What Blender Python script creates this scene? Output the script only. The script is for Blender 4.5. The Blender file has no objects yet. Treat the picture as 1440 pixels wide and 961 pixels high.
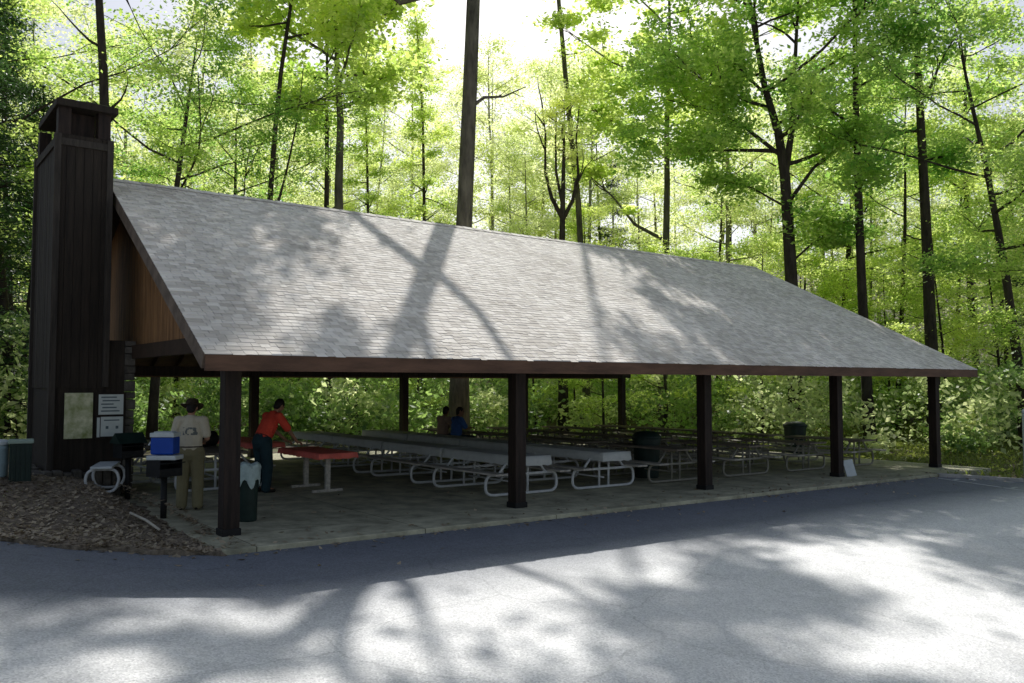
import bpy, math, random
import numpy as np
from mathutils import Vector, Matrix
random.seed(7); rng = np.random.default_rng(11)
sc = bpy.context.scene
col = sc.collection
PI = math.pi
SUN_EL, SUN_AZ = 42.0, 51.3            # azimuth measured from +X (pavilion's long axis) toward +Y

# ------------------------------------------------------------------ camera
CAM = Vector((-3.88, -11.08, 2.0)); YAW = math.radians(52.2); PITCH = math.atan(57.5/1180)
FX = Vector((math.cos(YAW), math.sin(YAW), 0)); RX = Vector((math.sin(YAW), -math.cos(YAW), 0))
cd = bpy.data.cameras.new('camera'); cam = bpy.data.objects.new('camera', cd); col.objects.link(cam)
cam.location = CAM; cam.rotation_euler = (PI/2 + PITCH, 0, YAW - PI/2)
cd.sensor_width = 36; cd.lens = 1180/1440*36; cd.clip_end = 2000; cd.clip_start = .05
sc.camera = cam

# ------------------------------------------------------------------ helpers
def sstep(t):
    t = min(1, max(0, t)); return t*t*(3-2*t)
def H(x, y):                            # height of the finished ground
    z = -.0155*x - .065 - .04*min(8, max(0, -1-y))
    z += .115*min(9, max(0, -.6-x))
    z += .36*sstep((-.1-x)/.9)*sstep((y-.3)/4.2)
    d = x*.613 + y*.79
    z += .085*max(0, d-27)
    z += .11*max(0, d-44)
    return z
def at(u, d):                           # ground point at a distance d ahead, bearing u
    p = CAM + FX*d + RX*(d*(u-720)/1180)
    return Vector((p.x, p.y, H(p.x, p.y)))

class MB:
    def __init__(s): s.v = []; s.f = []; s.m = []
    def add(s, vs, fs, mi=0):
        o = len(s.v); s.v += [tuple(p) for p in vs]; s.f += [tuple(i+o for i in f) for f in fs]; s.m += [mi]*len(fs)
    def box(s, x0, x1, y0, y1, z0, z1, M=None, mi=0):
        vs = [Vector((x, y, z)) for z in (z0, z1) for y in (y0, y1) for x in (x0, x1)]
        if M is not None: vs = [M @ p for p in vs]
        s.add(vs, [(0,2,3,1),(4,5,7,6),(0,1,5,4),(2,6,7,3),(0,4,6,2),(1,3,7,5)], mi)
    def beam(s, a, b, w, h, mi=0, up=Vector((0,0,1))):
        a = Vector(a); b = Vector(b); d = (b-a).normalized()
        if abs(d.dot(up)) > .98: up = Vector((0,1,0))
        sx = d.cross(up).normalized(); sy = sx.cross(d)
        vs = [p + sx*i*w/2 + sy*j*h/2 for p in (a, b) for j in (-1, 1) for i in (-1, 1)]
        s.add(vs, [(0,2,3,1),(4,5,7,6),(0,1,5,4),(2,6,7,3),(0,4,6,2),(1,3,7,5)], mi)
    def tube(s, pts, rad, n=8, cap=True, mi=0, closed=False):
        pts = [Vector(p) for p in pts]; k = len(pts)
        if not hasattr(rad, '__len__'): rad = [rad]*k
        ref = None; vs = []
        for i, p in enumerate(pts):
            if closed: d = pts[(i+1) % k] - pts[i-1]
            else: d = pts[min(i+1, k-1)] - pts[max(i-1, 0)]
            d.normalize()
            if ref is None:
                ref = d.cross(Vector((0,0,1)) if abs(d.z) < .9 else Vector((1,0,0))).normalized()
            else:
                ref = (ref - d*ref.dot(d)).normalized()
            b = d.cross(ref)
            for j in range(n):
                a = 2*PI*j/n; vs.append(p + (ref*math.cos(a) + b*math.sin(a))*rad[i])
        fs = []
        for i in range(k if closed else k-1):
            i2 = (i+1) % k
            for j in range(n):
                fs.append((i*n+j, i*n+(j+1) % n, i2*n+(j+1) % n, i2*n+j))
        if cap and not closed:
            fs.append(tuple(range(n-1, -1, -1))); fs.append(tuple((k-1)*n+j for j in range(n)))
        s.add(vs, fs, mi)
    def lathe(s, prof, n=20, c=(0,0,0), mi=0):
        vs = []; k = len(prof)
        for r, z in prof:
            for j in range(n):
                a = 2*PI*j/n; vs.append((c[0]+r*math.cos(a), c[1]+r*math.sin(a), c[2]+z))
        fs = [(i*n+j, i*n+(j+1) % n, (i+1)*n+(j+1) % n, (i+1)*n+j) for i in range(k-1) for j in range(n)]
        fs.append(tuple(range(n-1, -1, -1))); fs.append(tuple((k-1)*n+j for j in range(n)))
        s.add(vs, fs, mi)
    def ell(s, c, r, R=None, nu=12, nv=8, mi=0):
        c = Vector(c); vs = [Vector((0,0,-1))]; fs = []
        for i in range(1, nv):
            t = -PI/2 + PI*i/nv
            for j in range(nu):
                a = 2*PI*j/nu; vs.append(Vector((math.cos(t)*math.cos(a), math.cos(t)*math.sin(a), math.sin(t))))
        vs.append(Vector((0,0,1)))
        for j in range(nu): fs.append((0, 1+(j+1) % nu, 1+j))
        for i in range(nv-2):
            for j in range(nu): fs.append((1+i*nu+j, 1+i*nu+(j+1) % nu, 1+(i+1)*nu+(j+1) % nu, 1+(i+1)*nu+j))
        b = 1+(nv-2)*nu
        for j in range(nu): fs.append((b+j, b+(j+1) % nu, len(vs)-1))
        o = []
        for p in vs:
            q = Vector((p.x*r[0], p.y*r[1], p.z*r[2]))
            if R is not None: q = R @ q
            o.append(c+q)
        s.add(o, fs, mi)
    def build(s, name, mats, parent=None, smooth=False, bevel=0):
        me = bpy.data.meshes.new(name); me.from_pydata(s.v, [], s.f); me.update()
        if not isinstance(mats, (list, tuple)): mats = [mats]
        for m in mats: me.materials.append(m)
        if len(mats) > 1: me.polygons.foreach_set('material_index', s.m)
        if smooth: me.polygons.foreach_set('use_smooth', [True]*len(me.polygons))
        o = bpy.data.objects.new(name, me); col.objects.link(o)
        if parent: o.parent = parent
        if bevel:
            b = o.modifiers.new('bevel', 'BEVEL'); b.width = bevel; b.segments = 2; b.limit_method = 'ANGLE'
        return o

def tag(o, label=None, cat=None, group=None, kind=None):
    if label: o['label'] = label
    if cat: o['category'] = cat
    if group: o['group'] = group
    if kind: o['kind'] = kind
    return o
def empty(name, loc=(0,0,0), rz=0, label=None, cat=None, group=None):
    o = bpy.data.objects.new(name, None); col.objects.link(o); o.location = loc; o.rotation_euler = (0,0,rz)
    o.empty_display_size = .2
    return tag(o, label, cat, group)
def copy_tree(o, parent=None):
    c = o.copy(); col.objects.link(c)
    if parent: c.parent = parent
    for ch in [k for k in col.objects if k.parent == o]: copy_tree(ch, c)
    return c
def struct(o): o['kind'] = 'structure'; return o

# ------------------------------------------------------------------ materials
def mat(name, base=(.5,.5,.5), rough=.8, var=0, vscale=3, bump=0, bscale=40, spec=.3, metal=0, col2=None, stretch=(1,1,1), detail=6):
    m = bpy.data.materials.new(name); m.use_nodes = True; nt = m.node_tree; N = nt.nodes; L = nt.links
    b = N['Principled BSDF']; b.inputs['Roughness'].default_value = rough; b.inputs['Metallic'].default_value = metal
    b.inputs['Specular IOR Level'].default_value = spec
    b.inputs['Base Color'].default_value = (*base, 1)
    tc = N.new('ShaderNodeTexCoord'); mp = N.new('ShaderNodeMapping'); mp.inputs['Scale'].default_value = stretch
    L.new(tc.outputs['Object'], mp.inputs['Vector'])
    if var or col2:
        n = N.new('ShaderNodeTexNoise'); n.inputs['Scale'].default_value = vscale; n.inputs['Detail'].default_value = detail
        n.inputs['Roughness'].default_value = .65
        L.new(mp.outputs[0], n.inputs['Vector'])
        r = N.new('ShaderNodeValToRGB'); r.color_ramp.elements[0].position = .32; r.color_ramp.elements[1].position = .68
        c2 = col2 or tuple(min(1, c*(1+var)) for c in base)
        c1 = base if col2 else tuple(c*(1-var) for c in base)
        r.color_ramp.elements[0].color = (*c1, 1); r.color_ramp.elements[1].color = (*c2, 1)
        L.new(n.outputs['Fac'], r.inputs['Fac']); L.new(r.outputs['Color'], b.inputs['Base Color'])
    if bump:
        n2 = N.new('ShaderNodeTexNoise'); n2.inputs['Scale'].default_value = bscale; n2.inputs['Detail'].default_value = 5
        L.new(mp.outputs[0], n2.inputs['Vector'])
        bp = N.new('ShaderNodeBump'); bp.inputs['Strength'].default_value = bump; bp.inputs['Distance'].default_value = .02
        L.new(n2.outputs['Fac'], bp.inputs['Height']); L.new(bp.outputs['Normal'], b.inputs['Normal'])
    return m

def leaf_mat(name, c1, c2, trans=.55, patch=None):
    m = bpy.data.materials.new(name); m.use_nodes = True; nt = m.node_tree; N = nt.nodes; L = nt.links
    N.remove(N['Principled BSDF']); out = N['Material Output']
    g = N.new('ShaderNodeNewGeometry'); oi = N.new('ShaderNodeObjectInfo')
    n = N.new('ShaderNodeTexNoise'); n.inputs['Scale'].default_value = .45; n.inputs['Detail'].default_value = 3
    L.new(g.outputs['Position'], n.inputs['Vector'])
    a = N.new('ShaderNodeMath'); a.operation = 'ADD'
    nm = N.new('ShaderNodeMapRange'); nm.inputs['From Min'].default_value = .35; nm.inputs['From Max'].default_value = .65; L.new(n.outputs['Fac'], nm.inputs['Value'])
    L.new(g.outputs['Random Per Island'], a.inputs[0]); L.new(nm.outputs[0], a.inputs[1])
    a2 = N.new('ShaderNodeMath'); a2.operation = 'ADD'; L.new(a.outputs[0], a2.inputs[0]); L.new(oi.outputs['Random'], a2.inputs[1])
    mr = N.new('ShaderNodeMapRange'); mr.inputs['From Min'].default_value = .5; mr.inputs['From Max'].default_value = 2.5
    L.new(a2.outputs[0], mr.inputs['Value'])
    mx = N.new('ShaderNodeMix'); mx.data_type = 'RGBA'
    mx.inputs['A'].default_value = (*c1, 1); mx.inputs['B'].default_value = (*c2, 1)
    L.new(mr.outputs[0], mx.inputs['Factor'])
    hv = N.new('ShaderNodeHueSaturation'); hv.inputs['Saturation'].default_value = 1.1; hv.inputs['Value'].default_value = 1.2
    L.new(mx.outputs['Result'], hv.inputs['Color'])
    d = N.new('ShaderNodeBsdfPrincipled'); d.inputs['Roughness'].default_value = .45; d.inputs['Specular IOR Level'].default_value = .4
    t = N.new('ShaderNodeBsdfTranslucent')
    L.new(mx.outputs['Result'], d.inputs['Base Color']); L.new(hv.outputs['Color'], t.inputs['Color'])
    ms = N.new('ShaderNodeMixShader'); ms.inputs[0].default_value = trans
    L.new(d.outputs[0], ms.inputs[1]); L.new(t.outputs[0], ms.inputs[2]); L.new(ms.outputs[0], out.inputs['Surface'])
    return m

M = {}
M['leaf_mid'] = leaf_mat('leaf_mid', (.34,.50,.11), (.88,.94,.36), .68)
M['leaf_far'] = leaf_mat('leaf_far', (.66,.76,.30), (.97,.98,.62), .66)  # washed pale: distance haze painted into the leaf colour
M['leaf_green'] = leaf_mat('leaf_green', (.19,.38,.09), (.78,.89,.30), .68)
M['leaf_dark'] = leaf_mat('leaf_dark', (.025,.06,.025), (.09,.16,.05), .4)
M['leaf_under'] = leaf_mat('leaf_under', (.16,.28,.08), (.90,.93,.52), .62)  # bright tones painted in for sunlight that the canopy blocks
M['leaf_shrub'] = leaf_mat('leaf_shrub', (.06,.13,.045), (.44,.60,.20), .55)
M['bark'] = mat('bark', (.045,.036,.028), .95, .5, 6, 1, 30, stretch=(1,1,.25))
M['bark_light'] = mat('bark_light', (.11,.10,.075), .95, .5, 5, 1, 25, stretch=(1,1,.25))
M['bark_far'] = mat('bark_far', (.25,.235,.17), .95, .4, 5)  # trunk colour lightened to imitate haze far off
M['siding'] = mat('dark_siding', (.026,.019,.013), .75, .45, 5, .5, 30, stretch=(3,3,.2))
M['post'] = mat('post_stain', (.024,.015,.011), .7, .6, 5, .4, 30, stretch=(3,3,.3))
M['fascia'] = mat('fascia_stain', (.115,.062,.038), .7, .35, 2.5, .4, 40, stretch=(.5,3,3))
M['rake'] = mat('weathered_rake', (.16,.12,.09), .85, .4, 4, .4, 40)
M['gable'] = mat('gable_wood', (.32,.165,.07), .7, .4, 4, .5, 30, stretch=(3,3,.3))
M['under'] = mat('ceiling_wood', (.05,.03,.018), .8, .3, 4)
M['stone'] = mat('fireplace_stone', (.10,.09,.075), .95, .5, 5, 1, 12)
M['moss'] = mat('mossy_top', (.03,.045,.015), .98, col2=(.09,.075,.04), vscale=9, bump=1, bscale=30)
M['concrete'] = mat('slab_concrete', (.54,.51,.36), .9, .15, 1.1, .25, 60)
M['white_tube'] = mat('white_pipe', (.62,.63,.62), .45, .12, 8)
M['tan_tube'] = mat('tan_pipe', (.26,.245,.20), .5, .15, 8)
M['cloth'] = mat('grey_tablecloth', (.54,.55,.52), .85, .12, 3, .25, 12)
M['wood_table'] = mat('table_wood', (.20,.165,.13), .7, .4, 4, .3, 30, stretch=(4,.5,4))
M['wood_grey'] = mat('bench_wood', (.50,.46,.40), .7, .35, 4, .3, 30, stretch=(4,.5,4))
M['red_cloth'] = mat('red_cloth', (.80,.17,.13), .8, .2, 4, .25, 10)
M['black_metal'] = mat('black_iron', (.012,.012,.012), .6, .3, 8, .2, 60)
M['green_bin'] = mat('dark_green_plastic', (.012,.028,.022), .5, .3, 5)
M['liner'] = mat('white_liner', (.42,.52,.50), .5, .25, 6, .8, 14)
M['blue'] = mat('blue_plastic', (.012,.07,.42), .4, .1, 5)
M['white_plastic'] = mat('white_plastic', (.62,.66,.66), .45, .1, 6)
M['pale_green'] = mat('pale_green_plastic', (.30,.38,.32), .6, .15, 5)
M['teal_white'] = mat('pale_teal', (.38,.50,.52), .55, .2, 5)
M['paper'] = mat('paper', (.62,.66,.62), .8, .08, 6)
M['print'] = mat('grey_print', (.12,.16,.17), .8)
M['map'] = mat('map_paper', (.80,.78,.55), .7, col2=(.26,.30,.10), vscale=5)
M['paint'] = mat('white_line_paint', (.45,.47,.48), .8, .2, 10)
M['skin'] = mat('skin', (.36,.19,.12), .55, .08, 10)
M['skin_dark'] = mat('skin_tan', (.22,.115,.07), .55, .08, 10)
M['hair'] = mat('dark_hair', (.012,.009,.007), .6, .3, 30)
M['tan_shirt'] = mat('tan_shirt', (.56,.50,.38), .9, .12, 5, 1.0, 9)
M['khaki'] = mat('khaki_cloth', (.23,.20,.11), .9, .12, 5, 1.0, 9)
M['orange'] = mat('orange_red_shirt', (.74,.08,.045), .85, .12, 5, 1.0, 9)
M['jeans'] = mat('dark_teal_denim', (.02,.045,.055), .9, .2, 8, .3, 30)
M['brown_shirt'] = mat('brown_shirt', (.36,.25,.20), .9, .15, 5, .3, 20)
M['blue_shirt'] = mat('blue_shirt', (.05,.12,.34), .9, .15, 5, .3, 20)
M['hat'] = mat('hat_felt', (.05,.035,.02), .9, .2, 8)
M['shoe'] = mat('shoe_leather', (.02,.016,.013), .5)
M['belt'] = mat('belt_leather', (.02,.013,.009), .5)
M['pvc'] = mat('pale_stick', (.55,.50,.40), .7, .15, 8)
M['eye'] = mat('eye_dark', (.01,.01,.01), .3)
M['pole'] = mat('grey_pole', (.42,.46,.40), .6, .2, 6)

# shirt print (an indistinct grey mark across the upper back)
def shirt_print(m):
    nt = m.node_tree; N = nt.nodes; L = nt.links; b = N['Principled BSDF']
    src = b.inputs['Base Color'].links[0].from_socket
    tc = N.new('ShaderNodeTexCoord'); sp = N.new('ShaderNodeSeparateXYZ'); L.new(tc.outputs['Object'], sp.inputs[0])
    def band(s, lo, hi):
        a = N.new('ShaderNodeMath'); a.operation = 'GREATER_THAN'; a.inputs[1].default_value = lo; L.new(s, a.inputs[0])
        c = N.new('ShaderNodeMath'); c.operation = 'LESS_THAN'; c.inputs[1].default_value = hi; L.new(s, c.inputs[0])
        d = N.new('ShaderNodeMath'); d.operation = 'MULTIPLY'; L.new(a.outputs[0], d.inputs[0]); L.new(c.outputs[0], d.inputs[1]); return d.outputs[0]
    n = N.new('ShaderNodeTexNoise'); n.inputs['Scale'].default_value = 22; L.new(tc.outputs['Object'], n.inputs['Vector'])
    ms = [band(sp.outputs['X'], -.10, .12), band(sp.outputs['Z'], 1.18, 1.30), band(sp.outputs['Y'], -1, -.02), band(n.outputs['Fac'], .52, 1)]
    cur = ms[0]
    for q in ms[1:]:
        d = N.new('ShaderNodeMath'); d.operation = 'MULTIPLY'; L.new(cur, d.inputs[0]); L.new(q, d.inputs[1]); cur = d.outputs[0]
    mx = N.new('ShaderNodeMix'); mx.data_type = 'RGBA'; L.new(cur, mx.inputs['Factor']); L.new(src, mx.inputs['A'])
    mx.inputs['B'].default_value = (.16,.17,.16,1); L.new(mx.outputs['Result'], b.inputs['Base Color'])
shirt_print(M['tan_shirt'])

def asphalt_mat():
    m = bpy.data.materials.new('asphalt'); m.use_nodes = True; nt = m.node_tree; N = nt.nodes; L = nt.links
    b = N['Principled BSDF']; b.inputs['Roughness'].default_value = .85; b.inputs['Specular IOR Level'].default_value = .35
    g = N.new('ShaderNodeNewGeometry')
    def noise(s, d=6, r=.6):
        n = N.new('ShaderNodeTexNoise'); n.inputs['Scale'].default_value = s; n.inputs['Detail'].default_value = d; n.inputs['Roughness'].default_value = r
        L.new(g.outputs['Position'], n.inputs['Vector']); return n.outputs['Fac']
    big = noise(.35); mid = noise(3.5, 8, .7); vo = N.new('ShaderNodeTexVoronoi'); vo.inputs['Scale'].default_value = 65
    L.new(g.outputs['Position'], vo.inputs['Vector'])
    r = N.new('ShaderNodeValToRGB'); r.color_ramp.elements[0].position = .3; r.color_ramp.elements[1].position = .7
    r.color_ramp.elements[0].color = (.68,.67,.655,1); r.color_ramp.elements[1].color = (.95,.94,.92,1)
    ad = N.new('ShaderNodeMath'); ad.operation = 'MULTIPLY_ADD'; ad.inputs[1].default_value = .5; L.new(big, ad.inputs[0])
    h = N.new('ShaderNodeMath'); h.operation = 'MULTIPLY'; h.inputs[1].default_value = .5; L.new(mid, h.inputs[0]); L.new(h.outputs[0], ad.inputs[2])
    L.new(ad.outputs[0], r.inputs['Fac'])
    sp = N.new('ShaderNodeMix'); sp.data_type = 'RGBA'; sp.blend_type = 'MULTIPLY'; sp.inputs['Factor'].default_value = .7
    r2 = N.new('ShaderNodeValToRGB'); r2.color_ramp.elements[0].color = (.55,.55,.55,1); r2.color_ramp.elements[1].color = (1.25,1.25,1.25,1)
    L.new(vo.outputs['Color'], r2.inputs['Fac']); L.new(r.outputs['Color'], sp.inputs['A']); L.new(r2.outputs['Color'], sp.inputs['B'])
    # roof's shade along the slab, painted into the asphalt colour
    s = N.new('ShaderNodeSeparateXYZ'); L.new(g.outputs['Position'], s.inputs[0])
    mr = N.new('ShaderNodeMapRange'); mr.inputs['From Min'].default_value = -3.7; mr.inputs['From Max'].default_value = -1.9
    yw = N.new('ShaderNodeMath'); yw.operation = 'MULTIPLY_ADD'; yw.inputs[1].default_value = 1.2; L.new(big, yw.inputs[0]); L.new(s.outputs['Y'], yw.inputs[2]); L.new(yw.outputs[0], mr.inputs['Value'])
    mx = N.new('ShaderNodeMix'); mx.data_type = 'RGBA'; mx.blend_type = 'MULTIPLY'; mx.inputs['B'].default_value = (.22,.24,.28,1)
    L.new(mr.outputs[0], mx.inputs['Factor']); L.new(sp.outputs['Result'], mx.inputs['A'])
    wv = N.new('ShaderNodeTexNoise'); wv.inputs['Scale'].default_value = 1.3; wv.inputs['Detail'].default_value = 5; L.new(g.outputs['Position'], wv.inputs['Vector'])
    wm = N.new('ShaderNodeMix'); wm.data_type = 'RGBA'; wm.blend_type = 'ADD'; wm.inputs['Factor'].default_value = .6; L.new(g.outputs['Position'], wm.inputs['A']); L.new(wv.outputs['Color'], wm.inputs['B'])
    vc = N.new('ShaderNodeTexVoronoi'); vc.feature = 'DISTANCE_TO_EDGE'; vc.inputs['Scale'].default_value = .33; L.new(wm.outputs['Result'], vc.inputs['Vector'])
    cr = N.new('ShaderNodeMapRange'); cr.inputs['From Min'].default_value = .0015; cr.inputs['From Max'].default_value = .006; cr.inputs['To Min'].default_value = .84; L.new(vc.outputs['Distance'], cr.inputs['Value'])
    m3 = N.new('ShaderNodeVectorMath'); m3.operation = 'SCALE'; L.new(mx.outputs['Result'], m3.inputs[0]); L.new(cr.outputs[0], m3.inputs['Scale'])
    L.new(m3.outputs[0], b.inputs['Base Color'])
    bp = N.new('ShaderNodeBump'); bp.inputs['Strength'].default_value = .6; bp.inputs['Distance'].default_value = .006
    L.new(vo.outputs['Distance'], bp.inputs['Height']); L.new(bp.outputs['Normal'], b.inputs['Normal'])
    return m
M['asphalt'] = asphalt_mat()

def ground_mat():
    m = bpy.data.materials.new('forest_floor'); m.use_nodes = True; nt = m.node_tree; N = nt.nodes; L = nt.links
    b = N['Principled BSDF']; b.inputs['Roughness'].default_value = .95
    g = N.new('ShaderNodeNewGeometry')
    n = N.new('ShaderNodeTexNoise'); n.inputs['Scale'].default_value = .8; n.inputs['Detail'].default_value = 10; n.inputs['Roughness'].default_value = .7
    L.new(g.outputs['Position'], n.inputs['Vector'])
    r = N.new('ShaderNodeValToRGB'); e = r.color_ramp.elements
    e[0].position = .35; e[0].color = (.05,.035,.02,1); e[1].position = .65; e[1].color = (.10,.16,.04,1)
    x = e.new(.5); x.color = (.10,.075,.04,1)
    L.new(n.outputs['Fac'], r.inputs['Fac']); L.new(r.outputs['Color'], b.inputs['Base Color'])
    n2 = N.new('ShaderNodeTexNoise'); n2.inputs['Scale'].default_value = 14; n2.inputs['Detail'].default_value = 6; L.new(g.outputs['Position'], n2.inputs['Vector'])
    bp = N.new('ShaderNodeBump'); bp.inputs['Strength'].default_value = 1; bp.inputs['Distance'].default_value = .08
    L.new(n2.outputs['Fac'], bp.inputs['Height']); L.new(bp.outputs['Normal'], b.inputs['Normal'])
    return m
M['ground'] = ground_mat()
M['mulch'] = mat('mulch', (.09,.07,.05), .95, col2=(.31,.25,.18), vscale=14, bump=1, bscale=25)
M['litter'] = leaf_mat('dry_leaf', (.13,.095,.06), (.66,.54,.38), .2)
M['grass'] = leaf_mat('grass_blade', (.10,.15,.03), (.34,.38,.11), .5)

def shingle_mat():
    m = bpy.data.materials.new('shingle'); m.use_nodes = True; nt = m.node_tree; N = nt.nodes; L = nt.links
    b = N['Principled BSDF']; b.inputs['Roughness'].default_value = .9; b.inputs['Specular IOR Level'].default_value = .25
    g = N.new('ShaderNodeNewGeometry')
    n1 = N.new('ShaderNodeTexNoise'); n1.inputs['Scale'].default_value = .5; n1.inputs['Detail'].default_value = 5; L.new(g.outputs['Position'], n1.inputs['Vector'])
    r = N.new('ShaderNodeValToRGB'); e = r.color_ramp.elements
    e[0].position = 0; e[0].color = (.46,.405,.345,1); e[1].position = .86; e[1].color = (.95,.885,.80,1)
    ad = N.new('ShaderNodeMath'); ad.operation = 'MULTIPLY_ADD'; ad.inputs[1].default_value = .5; ad.inputs[2].default_value = -.08
    L.new(g.outputs['Random Per Island'], ad.inputs[0])
    a2 = N.new('ShaderNodeMath'); a2.operation = 'ADD'; L.new(ad.outputs[0], a2.inputs[0])
    h = N.new('ShaderNodeMath'); h.operation = 'MULTIPLY'; h.inputs[1].default_value = .8; L.new(n1.outputs['Fac'], h.inputs[0]); L.new(h.outputs[0], a2.inputs[1])
    L.new(a2.outputs[0], r.inputs['Fac']); L.new(r.outputs['Color'], b.inputs['Base Color'])
    n2 = N.new('ShaderNodeTexNoise'); n2.inputs['Scale'].default_value = 160; L.new(g.outputs['Position'], n2.inputs['Vector'])
    bp = N.new('ShaderNodeBump'); bp.inputs['Strength'].default_value = .5; bp.inputs['Distance'].default_value = .004
    L.new(n2.outputs['Fac'], bp.inputs['Height']); L.new(bp.outputs['Normal'], b.inputs['Normal'])
    return m
M['shingle'] = shingle_mat()

# ------------------------------------------------------------------ sky and sun
w = bpy.data.worlds.new('World'); sc.world = w; w.use_nodes = True; nt = w.node_tree
bg = nt.nodes['Background']; sky = nt.nodes.new('ShaderNodeTexSky'); sky.sky_type = 'NISHITA'; sky.sun_disc = False
sky.sun_elevation = math.radians(SUN_EL); sky.sun_rotation = math.radians(90-SUN_AZ); sky.dust_density = 2.0; sky.air_density = 1.0
hs = nt.nodes.new('ShaderNodeHueSaturation'); hs.inputs['Saturation'].default_value = .7; nt.links.new(sky.outputs[0], hs.inputs['Color']); nt.links.new(hs.outputs[0], bg.inputs[0]); bg.inputs[1].default_value = .108
sd = bpy.data.lights.new('sun', 'SUN'); sd.energy = 5.0; sd.angle = math.radians(.5); sd.color = (1, .98, .94)
so = bpy.data.objects.new('sun', sd); col.objects.link(so)
e, a = math.radians(SUN_EL), math.radians(SUN_AZ)
S = Vector((math.cos(e)*math.cos(a), math.cos(e)*math.sin(a), math.sin(e)))
so.rotation_euler = S.to_track_quat('Z', 'Y').to_euler(); so.location = S*60

# ------------------------------------------------------------------ ground sheets
def interp(x, T):
    if x <= T[0][0]: return T[0][1]
    for (a, b), (c, d) in zip(T, T[1:]):
        if x <= c: return b + (d-b)*(x-a)/(c-a)
    return T[-1][1]
YT = [(-40,22),(-12,5.2),(-6,2.5),(-3.5,.75),(-2.6,.1),(-1.8,-.5),(-.8,-.85),(-.5,-.95),(17.3,-.95),(17.9,-1.6),(18.6,-2.7),(20,-4),(25,-6.3),(60,-16)]
def ytop(x): return interp(x, YT)

def axis(lo, hi, dense_lo, dense_hi, fine, coarse):
    xs = []; x = lo
    while x < hi:
        xs.append(x)
        x += fine if dense_lo <= x < dense_hi else coarse
    xs.append(hi); return xs
mb = MB(); xs = axis(-260, 320, -10, 30, .5, 6); ys = axis(-120, 340, -8, 34, .5, 6)
for y in ys:
    for x in xs:
        z = H(x, y) - .03
        if y < ytop(x)+.6: z -= .05
        if -1 < x < 21.2 and -1.6 < y < 13.6: z -= .12
        if y > 14 or x > 22: z += .12*math.sin(x*.9+1.3*math.sin(y*.5))*math.cos(y*.7)*sstep((max(y-14, x-22))/4)
        mb.v.append((x, y, z))
nx = len(xs)
mb.f = [(j*nx+i, j*nx+i+1, (j+1)*nx+i+1, (j+1)*nx+i) for j in range(len(ys)-1) for i in range(nx-1)]
mb.m = [0]*len(mb.f)
struct(mb.build('ground', M['ground'], smooth=True))

mb = MB(); xs = axis(-40, 60, -8, 24, .4, 2); T = 44
for x in xs:
    yt = ytop(x)
    for k in range(T+1):
        t = k/T; y = yt - (yt+60)*t**2.2; mb.v.append((x, y, H(x, y)))
mb.f = [(i*(T+1)+k, i*(T+1)+k+1, (i+1)*(T+1)+k+1, (i+1)*(T+1)+k) for i in range(len(xs)-1) for k in range(T)]
mb.m = [0]*len(mb.f)
struct(mb.build('parking_lot', M['asphalt'], smooth=True))

def add_joints(m):
    nt = m.node_tree; N = nt.nodes; L = nt.links; b = N['Principled BSDF']; src = b.inputs['Base Color'].links[0].from_socket
    g = N.new('ShaderNodeNewGeometry'); bk = N.new('ShaderNodeTexBrick'); bk.offset = 0; bk.inputs['Scale'].default_value = 1
    bk.inputs['Brick Width'].default_value = 2.41; bk.inputs['Row Height'].default_value = 2.4; bk.inputs['Mortar Size'].default_value = .009; bk.inputs['Mortar Smooth'].default_value = .3
    bk.inputs['Color1'].default_value = (1,1,1,1); bk.inputs['Color2'].default_value = (.86,.87,.86,1); bk.inputs['Mortar'].default_value = (.3,.3,.28,1)
    L.new(g.outputs['Position'], bk.inputs['Vector'])
    mx = N.new('ShaderNodeMix'); mx.data_type = 'RGBA'; mx.blend_type = 'MULTIPLY'; mx.inputs['Factor'].default_value = 1
    L.new(src, mx.inputs['A']); L.new(bk.outputs['Color'], mx.inputs['B'])
    st = N.new('ShaderNodeTexNoise'); st.inputs['Scale'].default_value = 2.2; st.inputs['Detail'].default_value = 9; st.inputs['Roughness'].default_value = .7; L.new(g.outputs['Position'], st.inputs['Vector'])
    mr = N.new('ShaderNodeMapRange'); mr.inputs['From Min'].default_value = .35; mr.inputs['From Max'].default_value = .6; mr.inputs['To Min'].default_value = .6; L.new(st.outputs['Fac'], mr.inputs['Value'])
    vm = N.new('ShaderNodeVectorMath'); vm.operation = 'SCALE'; L.new(mx.outputs['Result'], vm.inputs[0]); L.new(mr.outputs[0], vm.inputs['Scale'])
    L.new(vm.outputs[0], b.inputs['Base Color'])
add_joints(M['concrete'])
# slab, gently falling to the right
def SZ(x): return -.0155*x
mb = MB()
P = [(-.42,-1.0),(20.3,-1.0),(20.3,12.9),(-.42,12.9)]
mb.add([(x, y, SZ(x)) for x, y in P] + [(x, y, SZ(x)-.3) for x, y in P], [(0,1,2,3),(7,6,5,4),(0,4,5,1),(1,5,6,2),(2,6,7,3),(3,7,4,0)])
struct(mb.build('slab', M['concrete'], bevel=.012))

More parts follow.
